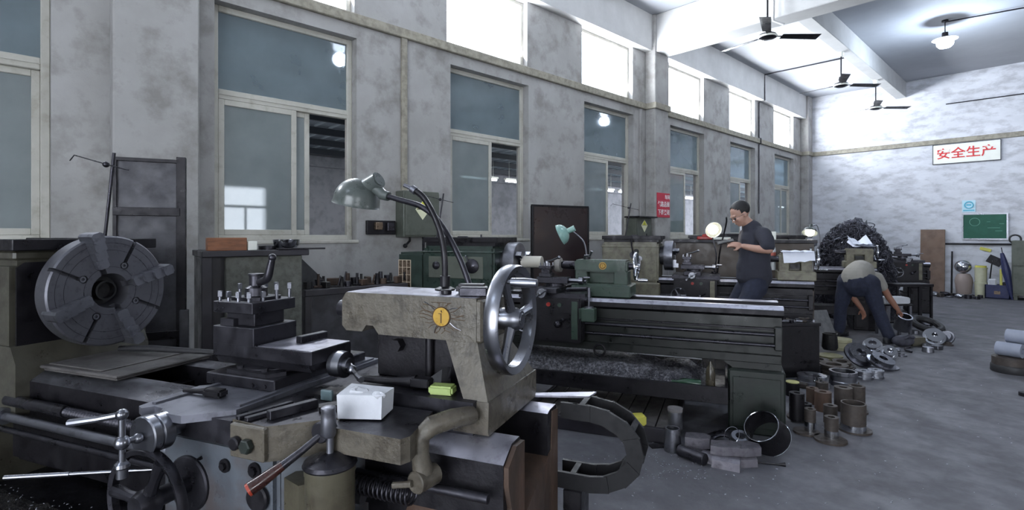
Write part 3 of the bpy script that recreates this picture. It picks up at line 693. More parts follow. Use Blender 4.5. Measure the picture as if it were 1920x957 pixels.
# lamps on the tailstock
def tl(x, y, z): return (x, y, z)
lamp = thing('work_lamp', 'grey-green enamel dome lamp on curved metal arm above cream tailstock', 'lamp', LF(O1, 1.633, .085, 1.2235), TH)
ba = Vector((1.633, .085, 1.2235))
def lo(x, y, z): return Vector((x, y, z)) - ba
mb = MB().rev([(0, 0), (.034, 0), (.034, .006), (.02, .016), (0, .018)], (0, 0, 0), (0, 0, 1), 24)
mb.build('lamp_base', dsteel, lamp)
MB().tube([lo(1.633, .085, 1.235), lo(1.60, .09, 1.31), lo(1.55, .10, 1.39), lo(1.50, .10, 1.455), lo(1.44, .10, 1.495), lo(1.37, .10, 1.515), lo(1.315, .10, 1.53)], .0095, 12, sub=5).build('lamp_arm', dsteel, lamp)
hd = lo(1.232, .10, 1.568)
ax = Vector((.80, -.06, .36)).normalized()
mb = MB().tube([lo(1.315, .10, 1.53), lo(1.292, .10, 1.536), lo(1.262, .10, 1.562)], [.016, .018, .02], 12)
mb.cyl(hd - ax * .015, hd + ax * .050, .031, .029, seg=24).cyl(hd + ax * .05, hd + ax * .053, .022, seg=20)
mb.build('lamp_socket', lampg, lamp)
ax2 = Vector((.22, -.05, .95)).normalized()
ctr = lo(1.182, .10, 1.520)
prof = []
for i in range(13):
    a = i / 12 * PI / 2; prof.append((.080 * math.sin(a), .078 * math.cos(a)))
prof += [(.082, -.012), (.084, -.016), (.080, -.016)]
for i in range(12, -1, -1):
    a = i / 12 * PI / 2; prof.append((.076 * math.sin(a), .073 * math.cos(a) - .002))
MB().rev(prof, ctr, ax2, 40).build('lamp_shade', lampg, lamp)
lamp2 = thing('bare_lamp', 'bent bare lamp arm without a shade, standing on cream tailstock', 'lamp', LF(O1, 1.56, .055, 1.2235), TH)
bb = Vector((1.56, .055, 1.2235))
def lq(x, y, z): return Vector((x, y, z)) - bb
MB().rev([(0, 0), (.032, 0), (.032, .005), (.016, .012), (.016, .045), (0, .045)], (0, 0, 0), (0, 0, 1), 20).build('arm_base', dsteel2, lamp2)
MB().tube([lq(1.56, .055, 1.25), lq(1.558, .055, 1.33), lq(1.545, .055, 1.40), lq(1.52, .055, 1.46), lq(1.485, .055, 1.515), lq(1.455, .055, 1.54), lq(1.435, .055, 1.55)], .010, 12, sub=5).build('arm_tube', dsteel2, lamp2)
MB().cyl(lq(1.437, .055, 1.549), lq(1.408, .055, 1.562), .0065, seg=10).cyl(lq(1.452, .055, 1.5405), lq(1.437, .055, 1.5495), .013, seg=12).build('arm_tip', steelb, lamp2)
# things lying about on the lathe
def mesh_thing(mb, name, mat, label, cat, loc, rz=0., group=None, rot=None, smooth=35, kind=None):
    o = mb.build(name, mat, None, loc, rot if rot else (0, 0, rz), smooth); return tag(o, label, cat, group, kind)
mb = MB().box(-.02, .02, -.028, .028, 0, .022, .006, seg=2)
o = mesh_thing(MB().cyl((0, 0, 0), (0, 0, .014), .016, seg=20, b=.002), 'cap_nut', dsteel2, 'small round dark nut on top of the cream tailstock', 'nut', LF(O1, 1.62, -.045, 1.2235))
mesh_thing(MB().box(-.045, .045, -.025, .025, 0, .03, .008, seg=2), 'whetstone', dsteel2, 'rounded dark block on the cream tailstock beside the lamp arm', 'block', LF(O1, 1.685, -.005, 1.2235), TH + .25)
mesh_thing(MB().box(-.04, .04, -.018, .018, 0, .026, .003), 'steel_block', dsteel, 'squared grey block on the cream tailstock next to the handwheel', 'block', LF(O1, 1.715, -.055, 1.2235), TH + .3)
soap = mesh_thing(MB().box(-.035, .035, -.022, .022, 0, .024, .005, seg=2), 'soap_bar', soapm, 'pale green soap bar on the dark tailstock base', 'soap', LF(O1, 1.655, -.128, .958), TH + .15)
mesh_thing(MB().hexa([(-.058, -.035, 0), (.055, -.038, 0), (.06, .034, 0), (-.055, .036, 0)], [(-.062, -.030, .060), (.05, -.034, .056), (.066, .03, .062), (-.05, .036, .066)]).ball((-.02, .0, .058), .02, (1.6, 1, .5), 10, 6).ball((.04, -.02, .055), .016, (1.2, 1, .5), 10, 6).jitter(.003, 4), 'wrapped_block', cloth_w, 'block wrapped in white crumpled plastic, on the lathe saddle wing', 'package', LF(O1, 1.515, -.285, .933), TH + .35)
mesh_thing(MB().box(-.012, .012, -.055, .055, 0, .022, .002), 'wedge_block', dsteel, 'small bar block standing on the bright compound slide', 'block', LF(O1, 1.135, -.065, 1.0546), TH - .1)
mesh_thing(MB().tube([(-.06, 0, .008), (-.01, 0, .010), (.02, 0, .012)], [.006, .007, .010], 10).box(.02, .085, -.018, .018, 0, .022, .006, seg=2), 'wire_brush', dsteel2, 'small dark brush lying on the flat cross-slide way', 'brush', LF(O1, .985, -.345, .9385), TH + .1)
for i, (x, y, l, w, rz, lab) in enumerate(((1.262, -.37, .15, .016, 1.33, 'flat dark steel strip on the saddle nearest the cross slide'), (1.292, -.37, .15, .018, 1.30, 'middle one of three flat steel strips lying on the saddle'), (1.335, -.35, .13, .022, 1.25, 'thick square tool bar on the saddle above the push buttons'))):
    mesh_thing(MB().box(-l / 2, l / 2, -w / 2, w / 2, 0, .010 if i < 2 else .022, .0015), 'tool_bar', dsteel, lab, 'steel bar', LF(O1, x, y, .9325), TH + rz, 'tool bits on the saddle')
mesh_thing(MB().prism([(-.05, -.018), (.06, -.022), (.05, .02), (-.045, .016)], 'z', 0, .014, .003), 'scraper_blade', dsteel2, 'dark flat scraper blade on the saddle behind the oil pump plunger', 'scraper', LF(O1, 1.415, -.275, .9325), TH + .9)
mesh_thing(MB().box(-.02, .02, -.006, .006, 0, .03, .003), 'glass_chip', M('dusty_green_glass', '#56666a', rough=.3, rvar=0), 'small upright greenish chip of glass beside the tool bars', 'glass chip', LF(O1, 1.345, -.235, .9325), TH)
w = MB().tube([(-.12, 0, .012), (-.05, .004, .012), (.0, .0, .014), (.07, .01, .016)], [.009, .011, .012, .02], 12).box(.06, .12, -.012, .03, .004, .03, .004)
mesh_thing(w, 'spanner', dsteel2, 'dark spanner lying across the tailstock base', 'spanner', LF(O1, 1.49, -.125, .960), TH + .05)
w = MB().hexa([(-.05, -.02, 0), (.03, -.025, 0), (.05, .01, 0), (-.04, .02, 0)], [(-.03, -.005, .01), (.03, -.01, .055), (.05, 0, .06), (-.03, .01, .012)])
mesh_thing(w, 'rubber_flap', rubberd, 'dark upturned rag of rubber on the tailstock base behind the soap', 'rubber', LF(O1, 1.60, -.085, .9585), TH + .2)
mesh_thing(MB().tube([(0, 0, .004), (.02, .0, .03), (.035, -.002, .075), (.04, 0, .12)], .003, 6), 'hook_wire', dsteel, 'thin bent wire standing on the tailstock base', 'wire', LF(O1, 1.625, -.075, .957), TH)
mesh_thing(MB().box(-.22, .23, -.19, .21, 0, .012, .004).box(-.20, .12, -.17, .18, .012, .018, .003).box(-.21, .22, -.18, .2, -.010, 0, .003), 'cover_board', woodd, 'dirty grey board covering the lathe ways below the chuck', 'board', LF(O1, .105, .0, .8745), TH + .02)
mesh_thing(MB().tube([(-.2, 0, 0), (-.02, .0, .012), (.3, .03, .008)], [.012, .014, .010], 10), 'rubber_hose', rubberd, 'dark hose lying behind the board under the chuck', 'hose', LF(O1, .16, .08, .9065), TH + .1)
mesh_thing(MB().cyl((0, 0, 0), (.19, 0, 0), .0085, seg=12).cyl((.19, 0, 0), (.5, 0, 0), .006, seg=12), 'steel_rod', steel, 'thin bright steel rod leaning low over the oily chip tray', 'rod', LF(O1, .235, -.455, .617), rot=(0, .0, TH + .52))
# swarf in the tray
rnd = random.Random(11)
mb = MB()
gx, gy = 40, 16
vs = [[mb.bm.verts.new((-.9 + 1.80 * i / gx, -.6 + .31 * j / gy, .415 + .03 * rnd.random() + .05 * math.exp(-((i - 18) / 9) ** 2 - ((j - 6) / 5) ** 2))) for j in range(gy + 1)] for i in range(gx + 1)]
for i in range(gx):
    for j in range(gy): mb.bm.faces.new((vs[i][j], vs[i + 1][j], vs[i + 1][j + 1], vs[i][j + 1]))
o = mb.build('metal_chips', chips_dark, None, O1, (0, 0, TH), 0); tag(o, 'oily dark metal chips filling the tray of the big lathe', 'metal chips', kind='stuff')
rnd = random.Random(5); mb = MB()
for i in range(320):
    x = rnd.uniform(-.85, .9); y = rnd.uniform(-.58, -.30); z = .455 + rnd.random() * .03; s = rnd.uniform(.002, .005)
    mb.box(x - s, x + s, y - s * .4, y + s * .4, z - .001, z + .001, 0, rnd.uniform(0, 3), rnd.uniform(-.7, .7), rnd.uniform(-.7, .7))
c = mb.build('bright_chip', steelb, o, smooth=0); c['kind'] = 'stuff'
# indicator stand on the headstock
st = thing('indicator_stand', 'thin upright rod with a crossing wire, on the big lathe headstock', 'stand', LF(O1, -.30, .15, 1.3475), TH)
MB().rev([(0, 0), (.03, 0), (.03, .02), (.02, .03), (0, .03)], (0, 0, 0), (0, 0, 1), 18).box(-.03, .05, -.02, .02, 0, .02, .004).build('stand_base', dsteel2, st)
MB().cyl((0, 0, .02), (.07, 0, .43), .007, seg=12).build('stand_rod', dsteel, st)
MB().ball((.045, -.02, .375), .014).tube([(-.17, -.05, .40), (-.145, -.045, .425), (.05, -.02, .375), (.17, 0, .345)], .0028, 6).build('stand_wire', dsteel, st)
# chain and end plates
def drag_chain():
    ch = thing('cable_chain', 'black plastic cable chain curving down behind the big lathe end', 'cable chain', LF(O1, 1.905, .25, 0), TH)
    R = .118; path = []
    x0, xc, zt, zb = 0., .08, .84, .618
    for i in range(2): path.append((x0 + (xc - x0) * i / 2, zt, 0))
    for i in range(9):
        a = PI / 2 - PI * i / 8; path.append((xc + (R) * 1.25 * math.cos(a), (zt + zb) / 2 + (zt - zb) / 2 * math.sin(a), 0))
    path.append((xc - .1, zb, 0))
    n = len(path); W2 = .045; h = .025
    for i in range(n - 1):
        a = Vector((path[i][0], 0, path[i][1])); b = Vector((path[i + 1][0], 0, path[i + 1][1])); d = (b - a).normalized(); nn = Vector((-d.z, 0, d.x)); a2 = a - d * .008; b2 = b + d * .008
        mb = MB()
        for s in (-1, 1):
            y0, y1 = s * W2 - .006 + (i % 2) * .003 * s, s * W2 + .006 + (i % 2) * .003 * s
            ring = [a2 - nn * h, b2 - nn * h, b2 + nn * h, a2 + nn * h]
            mb.hexa([(p.x, y0, p.z) for p in ring], [(p.x, y1, p.z) for p in ring])
        m = (a + b) / 2
        for off in ((nn * h * .85, -nn * h * .85) if i % 3 == 1 else ()):
            q = m + off; mb.hexa([(p.x, -W2, p.z) for p in (q - d * .009 - nn * .003, q + d * .009 - nn * .003, q + d * .009 + nn * .003, q - d * .009 + nn * .003)], [(p.x, W2, p.z) for p in (q - d * .009 - nn * .003, q + d * .009 - nn * .003, q + d * .009 + nn * .003, q - d * .009 + nn * .003)])
        mb.build('chain_link', blackp, ch, smooth=30)
    MB().box(-.0, .06, -.05, .05, .0, .59, .004).build('chain_bracket', dsteel2, ch)
    MB().hexa([(-.165, -.02, .862), (.075, .095, .862), (.065, .035, .862), (-.165, -.042, .862)], [(-.165, -.02, .868), (.075, .095, .868), (.065, .035, .868), (-.165, -.042, .868)]).build('guide_plate', worn_sheen, ch, label='bright flat sheet metal plate')
    return ch
drag_chain()
# ---------------------------------------------------------------- ceiling lamps and fans
bulb_m = M('bulb_glow', '#ffffff', emit='#e4efff', es=30, rvar=0)
lamp_col = (.72, .84, 1.0)
def high_lamp(X, Y, label, w=1.):
    t = thing('ceiling_lamp', label, 'ceiling lamp', (X, Y, ZC), 0, 'lamps hanging from the ceiling')
    MB().cyl((0, 0, 0), (0, 0, -.03), .05, seg=20).cyl((0, 0, -.03), (0, 0, -.22), .008, seg=8).build('lamp_cord', dsteel2, t)
    MB().cyl((0, 0, -.22), (0, 0, -.33), .045, .05, seg=20).build('lamp_socket', dsteel2, t)
    MB().rev([(.05, -.30), (.18, -.335), (.185, -.345), (.18, -.345), (.05, -.315), (.05, -.30)], (0, 0, 0), (0, 0, 1), 32).build('lamp_shade', whitep, t)
    MB().rev([(.11, -.355), (.125, -.39), (.12, -.44), (.085, -.48), (0, -.495)], (0, 0, 0), (0, 0, 1), 24).build('bulb', bulb_m, t)
    l = bpy.data.lights.new('lamp_light', 'POINT'); l.energy = LAMP_W * w; l.color = lamp_col; l.shadow_soft_size = .12
    o = bpy.data.objects.new('lamp_light', l); COL.objects.link(o); o.parent = t; o.location = (0, 0, -.63)
high_lamp(-1.5, 12.04, 'lit white bulb under a flat round shade on the ceiling', 2.4)
high_lamp(-1.35, 4.3, 'lit white bulb lamp on the ceiling over the green lathe')
high_lamp(-1.35, -2.6, 'lit white bulb lamp on the ceiling behind the viewer')
def fan(Y, phase, label, R=.74):
    t = thing('ceiling_fan', label, 'ceiling fan', (-2.93, Y, 4.83), 0, 'ceiling fans under the long beam')
    MB().cyl((0, 0, 0), (0, 0, -.02), .05, seg=20).rev([(0, -.08), (.045, -.08), (.05, -.02), (.02, 0), (0, 0)], (0, 0, 0), (0, 0, 1), 20).build('canopy', whitep, t)
    MB().cyl((0, 0, -.05), (0, 0, -.56), .012, seg=12).rev([(.02, -.56), (.045, -.52), (.03, -.46), (.012, -.45)], (0, 0, 0), (0, 0, 1), 16).build('rod', dsteel2, t)
    MB().rev([(0, -.66), (.07, -.655), (.115, -.635), (.125, -.61), (.11, -.585), (.05, -.56), (0, -.555)], (0, 0, 0), (0, 0, 1), 32).build('motor', dsteel, t)
    MB().rev([(.118, -.632), (.130, -.615), (.118, -.60)], (0, 0, 0), (0, 0, 1), 32).build('motor_rim', whitep, t)
    for k in range(3):
        a = phase + 2 * PI * k / 3
        mb = MB().box(.10, .22, -.014, .014, -.612, -.604, .001)
        mb.hexa([(.20, -.055, -.600), (.20, .055, -.622), (R, .075, -.622), (R, -.065, -.596)], [(.20, -.055, -.596), (.20, .055, -.618), (R, .075, -.618), (R, -.065, -.592)])
        mb.xf(Matrix.Rotation(a, 4, 'Z')); mb.build('blade', dsteel2, t)
fan(7.77, math.radians(48), 'dark three-bladed ceiling fan hanging in front of the cross beam')
fan(11.3, math.radians(50), 'dark ceiling fan in the middle of the three along the long beam')
fan(13.9, math.radians(46), 'dark ceiling fan hanging closest to the end wall')
# conduits and cables on walls
def wire(name, pts, r, mat, label, cat, sub=0, seg=8):
    o = MB().tube(pts, r, seg, sub=sub).build(name, mat); return tag(o, label, cat)
mesh_thing(MB().box(0, .035, -.035, .035, 0, 2.0, .004), 'cable_duct', band_m, 'upright tan cable duct on the wall above the grey electric box', 'cable duct', (WL_X, 3.15, 1.585))
mesh_thing(MB().box(0, .03, -.03, .03, 0, 1.95, .004), 'cable_duct', plaster, 'upright pale cable duct on the wall beside the column', 'cable duct', (WL_X, 7.88, 1.63))
wire('ceiling_cable', [(WL_X + .02, 12.95, 1.9), (WL_X + .02, 12.95, 3.56), (WL_X + .065, 12.95, 3.58), (WL_X + .065, 12.95, 3.70), (WL_X + .02, 12.95, 3.72), (WL_X + .02, 12.95, 4.57), (WL_X + .155, 12.95, 4.59), (WL_X + .155, 12.95, 5.20), (-2.99, 12.95, 5.20)], .014, dsteel, 'grey cable running up the window wall and over the ceiling', 'cable')
wire('wall_cable', [(-2.0, YF - .02, 4.52), (1.6, YF - .02, 4.50), (1.7, YF - .02, 4.62), (5, YF - .02, 4.64)], .012, dsteel, 'thin dark cable along the top of the end wall', 'cable')
wire('wall_pipe', [(-2.05, YF - .035, 1.18), (-.60, YF - .035, 1.18)], .022, dsteel2, 'thin dark pipe along the end wall under the chalkboard', 'pipe')
wire('lamp_cable', [(-1.5, 12.04, 5.19), (-.2, 12.3, 5.19), (3, 12.9, 5.19)], .012, dsteel, 'dark cable running over the ceiling to the lamp', 'cable')
wire('fan_conduit', [(-2.93, 8.0, 4.80), (-2.93, 7.98, 4.5), (-2.80, 8.03, 4.42)], .018, beam_m, 'short bent conduit under the beam crossing by the first fan', 'conduit')
# electric boxes
def ebox(name, y0, y1, z0, z1, dpt, mat, label, stick=True):
    t = thing(name, label, 'electric box', (WL_X, (y0 + y1) / 2, z0)); h = z1 - z0; w = (y1 - y0) / 2
    MB().box(0, dpt, -w, w, 0, h, .008).build('box', mat, t)
    MB().box(dpt, dpt + .012, -w + .02, w - .01, .02, h - .02, .003).build('door', mat, t)
    if stick:
        s = .095; x = dpt + .013
        MB().prism([(-s, h * .6), (0, h * .6 + s), (s, h * .6), (0, h * .6 - s * 1.2)], 'x', x, x + .002).build('warning_sticker', M('sticker_white', '#d9d9b8', rvar=0), t)
        MB().prism([(-s * .75, h * .62), (0, h * .62 + s * .85), (s * .75, h * .62)], 'x', x + .002, x + .003).build('warning_triangle', M('sticker_yellow', '#c9c83e', rvar=0), t)
        MB().box(x + .003, x + .004, -.006, .006, h * .635, h * .72).box(x + .003, x + .004, -s * .8, s * .8, h * .60, h * .615).build('warning_mark', blackp, t)
    return t
e = ebox('electric_box', 3.05, 3.52, 1.37, 1.88, .17, boxgreen, 'grey electric box with a yellow warning sticker between two windows')
MB().tube([(.08, -.1, 0), (.08, -.1, -.04), (.09, -.16, -.09)], .013, 8).ball((.09, -.165, -.095), .025).build('plug_tail', blackp, e)
MB().tube([(.08, .08, 0), (.08, .08, -.5)], .016, 8).build('cable', dsteel, e)
t = thing('switch_panel', 'dark wall panel with two small meters beside the electric box', 'switch panel', (WL_X, 2.86, 1.40))
MB().box(0, .04, -.17, .17, 0, .15, .004).build('panel', dsteel2, t)
MB().box(.04, .085, -.09, -.01, .05, .13, .004).build('meter', brassm, t); MB().box(.04, .085, .05, .13, .04, .13, .004).build('meter', dsteel, t)
e = ebox('electric_box', 7.45, 7.92, 1.36, 1.68, .2, boxgreen, 'grey electric box with a yellow sticker under the red sign by the column')
MB().box(-.0, .3, -.28, .27, .32, .345, .004).build('rain_cover', dsteel2, e)
# red sign on the column
sg = thing('red_sign', 'red sign with white writing on the wall column', 'sign', (WL_X + .2, 8.30, 1.70))
MB().box(.0, .012, -.21, .21, 0, .43, .002).build('sign_board', redsign, sg)
RXS = (PI / 2, 0, PI / 2)
text_obj('车间', .085, whitetext, sg, (.014, .12, .355), RXS, .002)
text_obj('气路总阀', .105, whitetext, sg, (.014, .0, .225), RXS, .002, .92)
text_obj('下班关闭', .105, whitetext, sg, (.014, .0, .085), RXS, .002, .92)
MB().box(.012, .0135, -.205, .205, .29, .296).build('sign_rule', M('pink', '#c9607a', rvar=0), sg)
# signs on the end wall
sg = thing('safety_sign', 'white sign with four large red characters high on the end wall', 'sign', (-1.64, YF, 3.10))
MB().box(-.60, .60, -.03, 0, 0, .45, .004).build('sign_board', whitep, sg)
MB().box(-.61, .61, -.035, -.0, -.012, .0).box(-.61, .61, -.035, 0, .45, .462).box(-.61, -.60, -.035, 0, 0, .45).box(.60, .61, -.035, 0, 0, .45).build('sign_frame', dsteel, sg)
for i, ch in enumerate('安全生产'): text_obj(ch, .27, redtext, sg, (-.405 + .27 * i, -.033, .215), (PI / 2, 0, 0), .003)
cb = thing('chalkboard', 'green chalkboard with faint chalk marks on the end wall', 'chalkboard', (-1.31, YF, 1.31))
MB().box(-.37, .37, -.025, 0, 0, .55, .003).build('board', chalk_m, cb)
MB().box(-.40, .40, -.035, 0, -.03, 0).box(-.40, .40, -.035, 0, .55, .575).box(-.40, -.37, -.035, 0, 0, .55).box(.37, .40, -.035, 0, 0, .55).build('board_frame', aluml, cb)
ck = M('chalk', '#7fae9b', rough=.9, rvar=0)
MB().torus((-.17, -.026, .38), (0, 1, 0), .09, .004, 24, 4).box(.05, .26, -.027, -.025, .24, .246).box(.04, .10, -.027, -.025, .38, .385).box(.25, .33, -.027, -.025, .33, .336).box(.18, .30, -.027, -.025, .17, .176).build('chalk_drawing', ck, cb)
MB().box(-.06, .28, -.06, -.03, -.03, -.01).build('chalk_ledge', aluml, cb)
nt_ = thing('notice', 'small pale blue notice with a round emblem above the chalkboard', 'notice', (-1.585, YF, 1.92))
MB().box(-.12, .12, -.008, 0, 0, .28).build('notice_sheet', M('notice_blue', '#b9d6e2', rough=.7, rvar=0), nt_)
MB().torus((0, -.009, .17), (0, 1, 0), .075, .014, 28, 6).box(-.10, .10, -.010, -.008, .03, .06).box(-.045, .045, -.010, -.008, .15, .19).build('emblem', M('notice_cyan', '#5fb0c8', rvar=0), nt_)
# ---------------------------------------------------------------- near left: screen, bench, small things along the wall
sc = thing('metal_screen', 'tall dark steel screen standing by the window wall', 'screen')
A_ = at(212, 440, 3.15); B_ = at(338, 440, 3.30)
A_.z = 0; B_.z = 0; dv = (B_ - A_); Ls = dv.length; sc.location = A_; sc.rotation_euler = (0, 0, math.atan2(dv.y, dv.x))
zt = 1.4 + 140 / F * 3.2
MB().box(0, Ls, 0, .012, .12, zt).build('sheet', sheetm, sc)
MB().box(0, .02, -.015, .03, 0, zt, .002).box(Ls - .02, Ls + .03, -.015, .045, 0, zt + .03, .002).box(0, Ls, -.015, .03, zt - .01, zt + .012, .002).box(0, Ls, -.02, .0, zt - .34, zt - .29, .002).box(0, Ls, -.02, .0, .75, .80, .002).box(0, Ls, -.02, .0, .12, .17, .002).build('screen_frame', dsteel2, sc)
MB().box(Ls + .0, Ls + .05, -.06, -.02, 0, .93, .003).build('angle_bar', sheetm, sc)
def seg_place(px0, px1, s0, s1):
    a = at(px0, 440, s0); b = at(px1, 440, s1); a.z = b.z = 0; v = b - a
    return a, v.length, math.atan2(v.y, v.x)
a, l, r = seg_place(377, 572, 3.35, 3.75)
bn = thing('wall_bench', 'concrete and dark steel stand by the window wall with a brown wooden block on top', 'bench', a, r)
h = 1.4 - 30 / F * 3.5
MB().box(.14, l - .02, .0, .10, 0, h - .04, .006).build('concrete_slab', concrete2, bn)
MB().box(0, l + .02, -.03, .4, h - .04, h, .004).build('bench_top', sheetd, bn)
MB().box(.0, .06, -.02, .3, 0, h - .04, .003).box(.06, .14, .05, .25, 0, h - .04).build('side_post', sheetd, bn)
def on(o, rz, x, y, z): return Vector(o) + Vector((math.cos(rz) * x - math.sin(rz) * y, math.sin(rz) * x + math.cos(rz) * y, z))
mesh_thing(MB().box(-.115, .115, -.04, .04, 0, .085, .003), 'wooden_block', wood, 'brown wooden block lying on the wall bench', 'wood block', on(a, r, .15, .03, h + .0005), r)
mesh_thing(MB().box(-.028, .028, -.03, .03, 0, .06, .003), 'small_box', whitep, 'small pale box at the end of the brown wooden block', 'box', on(a, r, .30, .02, h + .0005), r)
mesh_thing(MB().rev([(0, .0), (.06, .0), (.085, .03), (.09, .07), (.086, .07), (.08, .032), (.058, .006), (0, .006)], (0, 0, 0), (0, 0, 1), 28), 'steel_bowl', chrome, 'shiny steel bowl at the end of the wall bench', 'bowl', on(a, r, .55, .12, h + .0005))
mesh_thing(MB().rev([(0, 0), (.06, 0), (.06, .025), (.03, .028), (.03, .018), (0, .018)], (0, 0, 0), (0, 0, 1), 24), 'steel_ring', dsteel, 'flat dark steel ring on the bench beside the bowl', 'ring', on(a, r, .43, .14, h + .0005))
mesh_thing(MB().box(-.16, .16, -.04, .04, 0, .012, .003), 'steel_strip', dsteel2, 'dark flat strip on the wall bench under the bowl edge', 'steel strip', on(a, r, .62, .01, h + .0005), r)
# low junk bench
a, l, r = seg_place(572, 765, 3.95, 4.55)
lb = thing('work_bench', 'low dark bench heaped with tools under the window wall', 'bench', a, r); hb = .98
MB().box(0, l, 0, .45, hb - .05, hb, .004).build('bench_top', sheetd, lb)
MB().box(.03, l - .03, .04, .42, .05, hb - .05, .004).build('bench_body', sheetm, lb)
for x in (.0, l - .05): MB().box(x, x + .05, 0, .05, 0, hb - .05, .002).build('leg', sheetd, lb)
rnd = random.Random(21)
kinds = ['gear_blank', 'chuck_key', 'clamp_bar', 'file_tool', 'drill_sleeve']
for i in range(26):
    x = .06 + (l - .12) * (i % 13) / 12 + rnd.uniform(-.01, .01); y = .08 + .15 * (i // 13) + rnd.uniform(-.02, .02); k = i % 5; s = rnd.uniform(.8, 1.25)
    mb = MB()
    if k == 0: mb.cyl((0, 0, 0), (0, 0, .05 * s), .032 * s, seg=14)
    elif k == 1: mb.cyl((-.035, 0, .012), (.035, 0, .012), .009, seg=8).cyl((0, 0, .012), (0, 0, .09 * s), .011, seg=8)
    elif k == 2: mb.box(-.04 * s, .04 * s, -.02, .02, 0, .05 * s, .004)
    elif k == 3: mb.box(-.045, .045, -.008, .008, 0, .012, .002).cyl((.03, 0, .01), (.05, 0, .10 * s), .008, seg=8)
    else: mb.cyl((0, 0, 0), (0, 0, .08 * s), .022, .016, seg=12)
    row = 'back' if i >= 13 else 'front'
    mesh_thing(mb, kinds[k], rnd.choice([dsteel2, rusty, dsteel, black]), '%s, %s from the dark cloth, %s row on the low bench' % (('squat round iron', 'upright chuck key', 'square dark block', 'flat tool with a stub', 'tapered round sleeve')[k], ORD[i % 13], row), 'tool', on(a, r, x, y, hb + .0005), rnd.uniform(0, 3), 'tools heaped on the low bench')
mb = MB().hexa([(-.12, -.06, 0), (.14, -.06, 0), (.16, .1, 0), (-.14, .1, 0)], [(-.11, .0, .26), (-.07, .0, .23), (-.05, .04, .2), (-.12, .03, .26)])
mesh_thing(mb, 'dark_cloth', rubberd, 'dark cloth slumped on the end of the low bench beside the concrete slab', 'cloth', on(a, r, .14, .26, hb + .0005), r)
# brown board behind
a, l, r = seg_place(999, 1103, 6.35, 6.8)
pb = thing('metal_door', 'large dark brown metal panel standing against the wall between two windows', 'panel', a, r)
MB().box(0, l, 0, .03, .0, 1.75, .004).build('sheet', brownp, pb)
MB().box(-.005, l + .005, -.008, .036, 1.74, 1.765, .002).box(-.01, .015, -.008, .036, 0, 1.75, .002).box(l - .015, l + .01, -.008, .036, 0, 1.75, .002).build('edge_frame', dsteel2, pb)
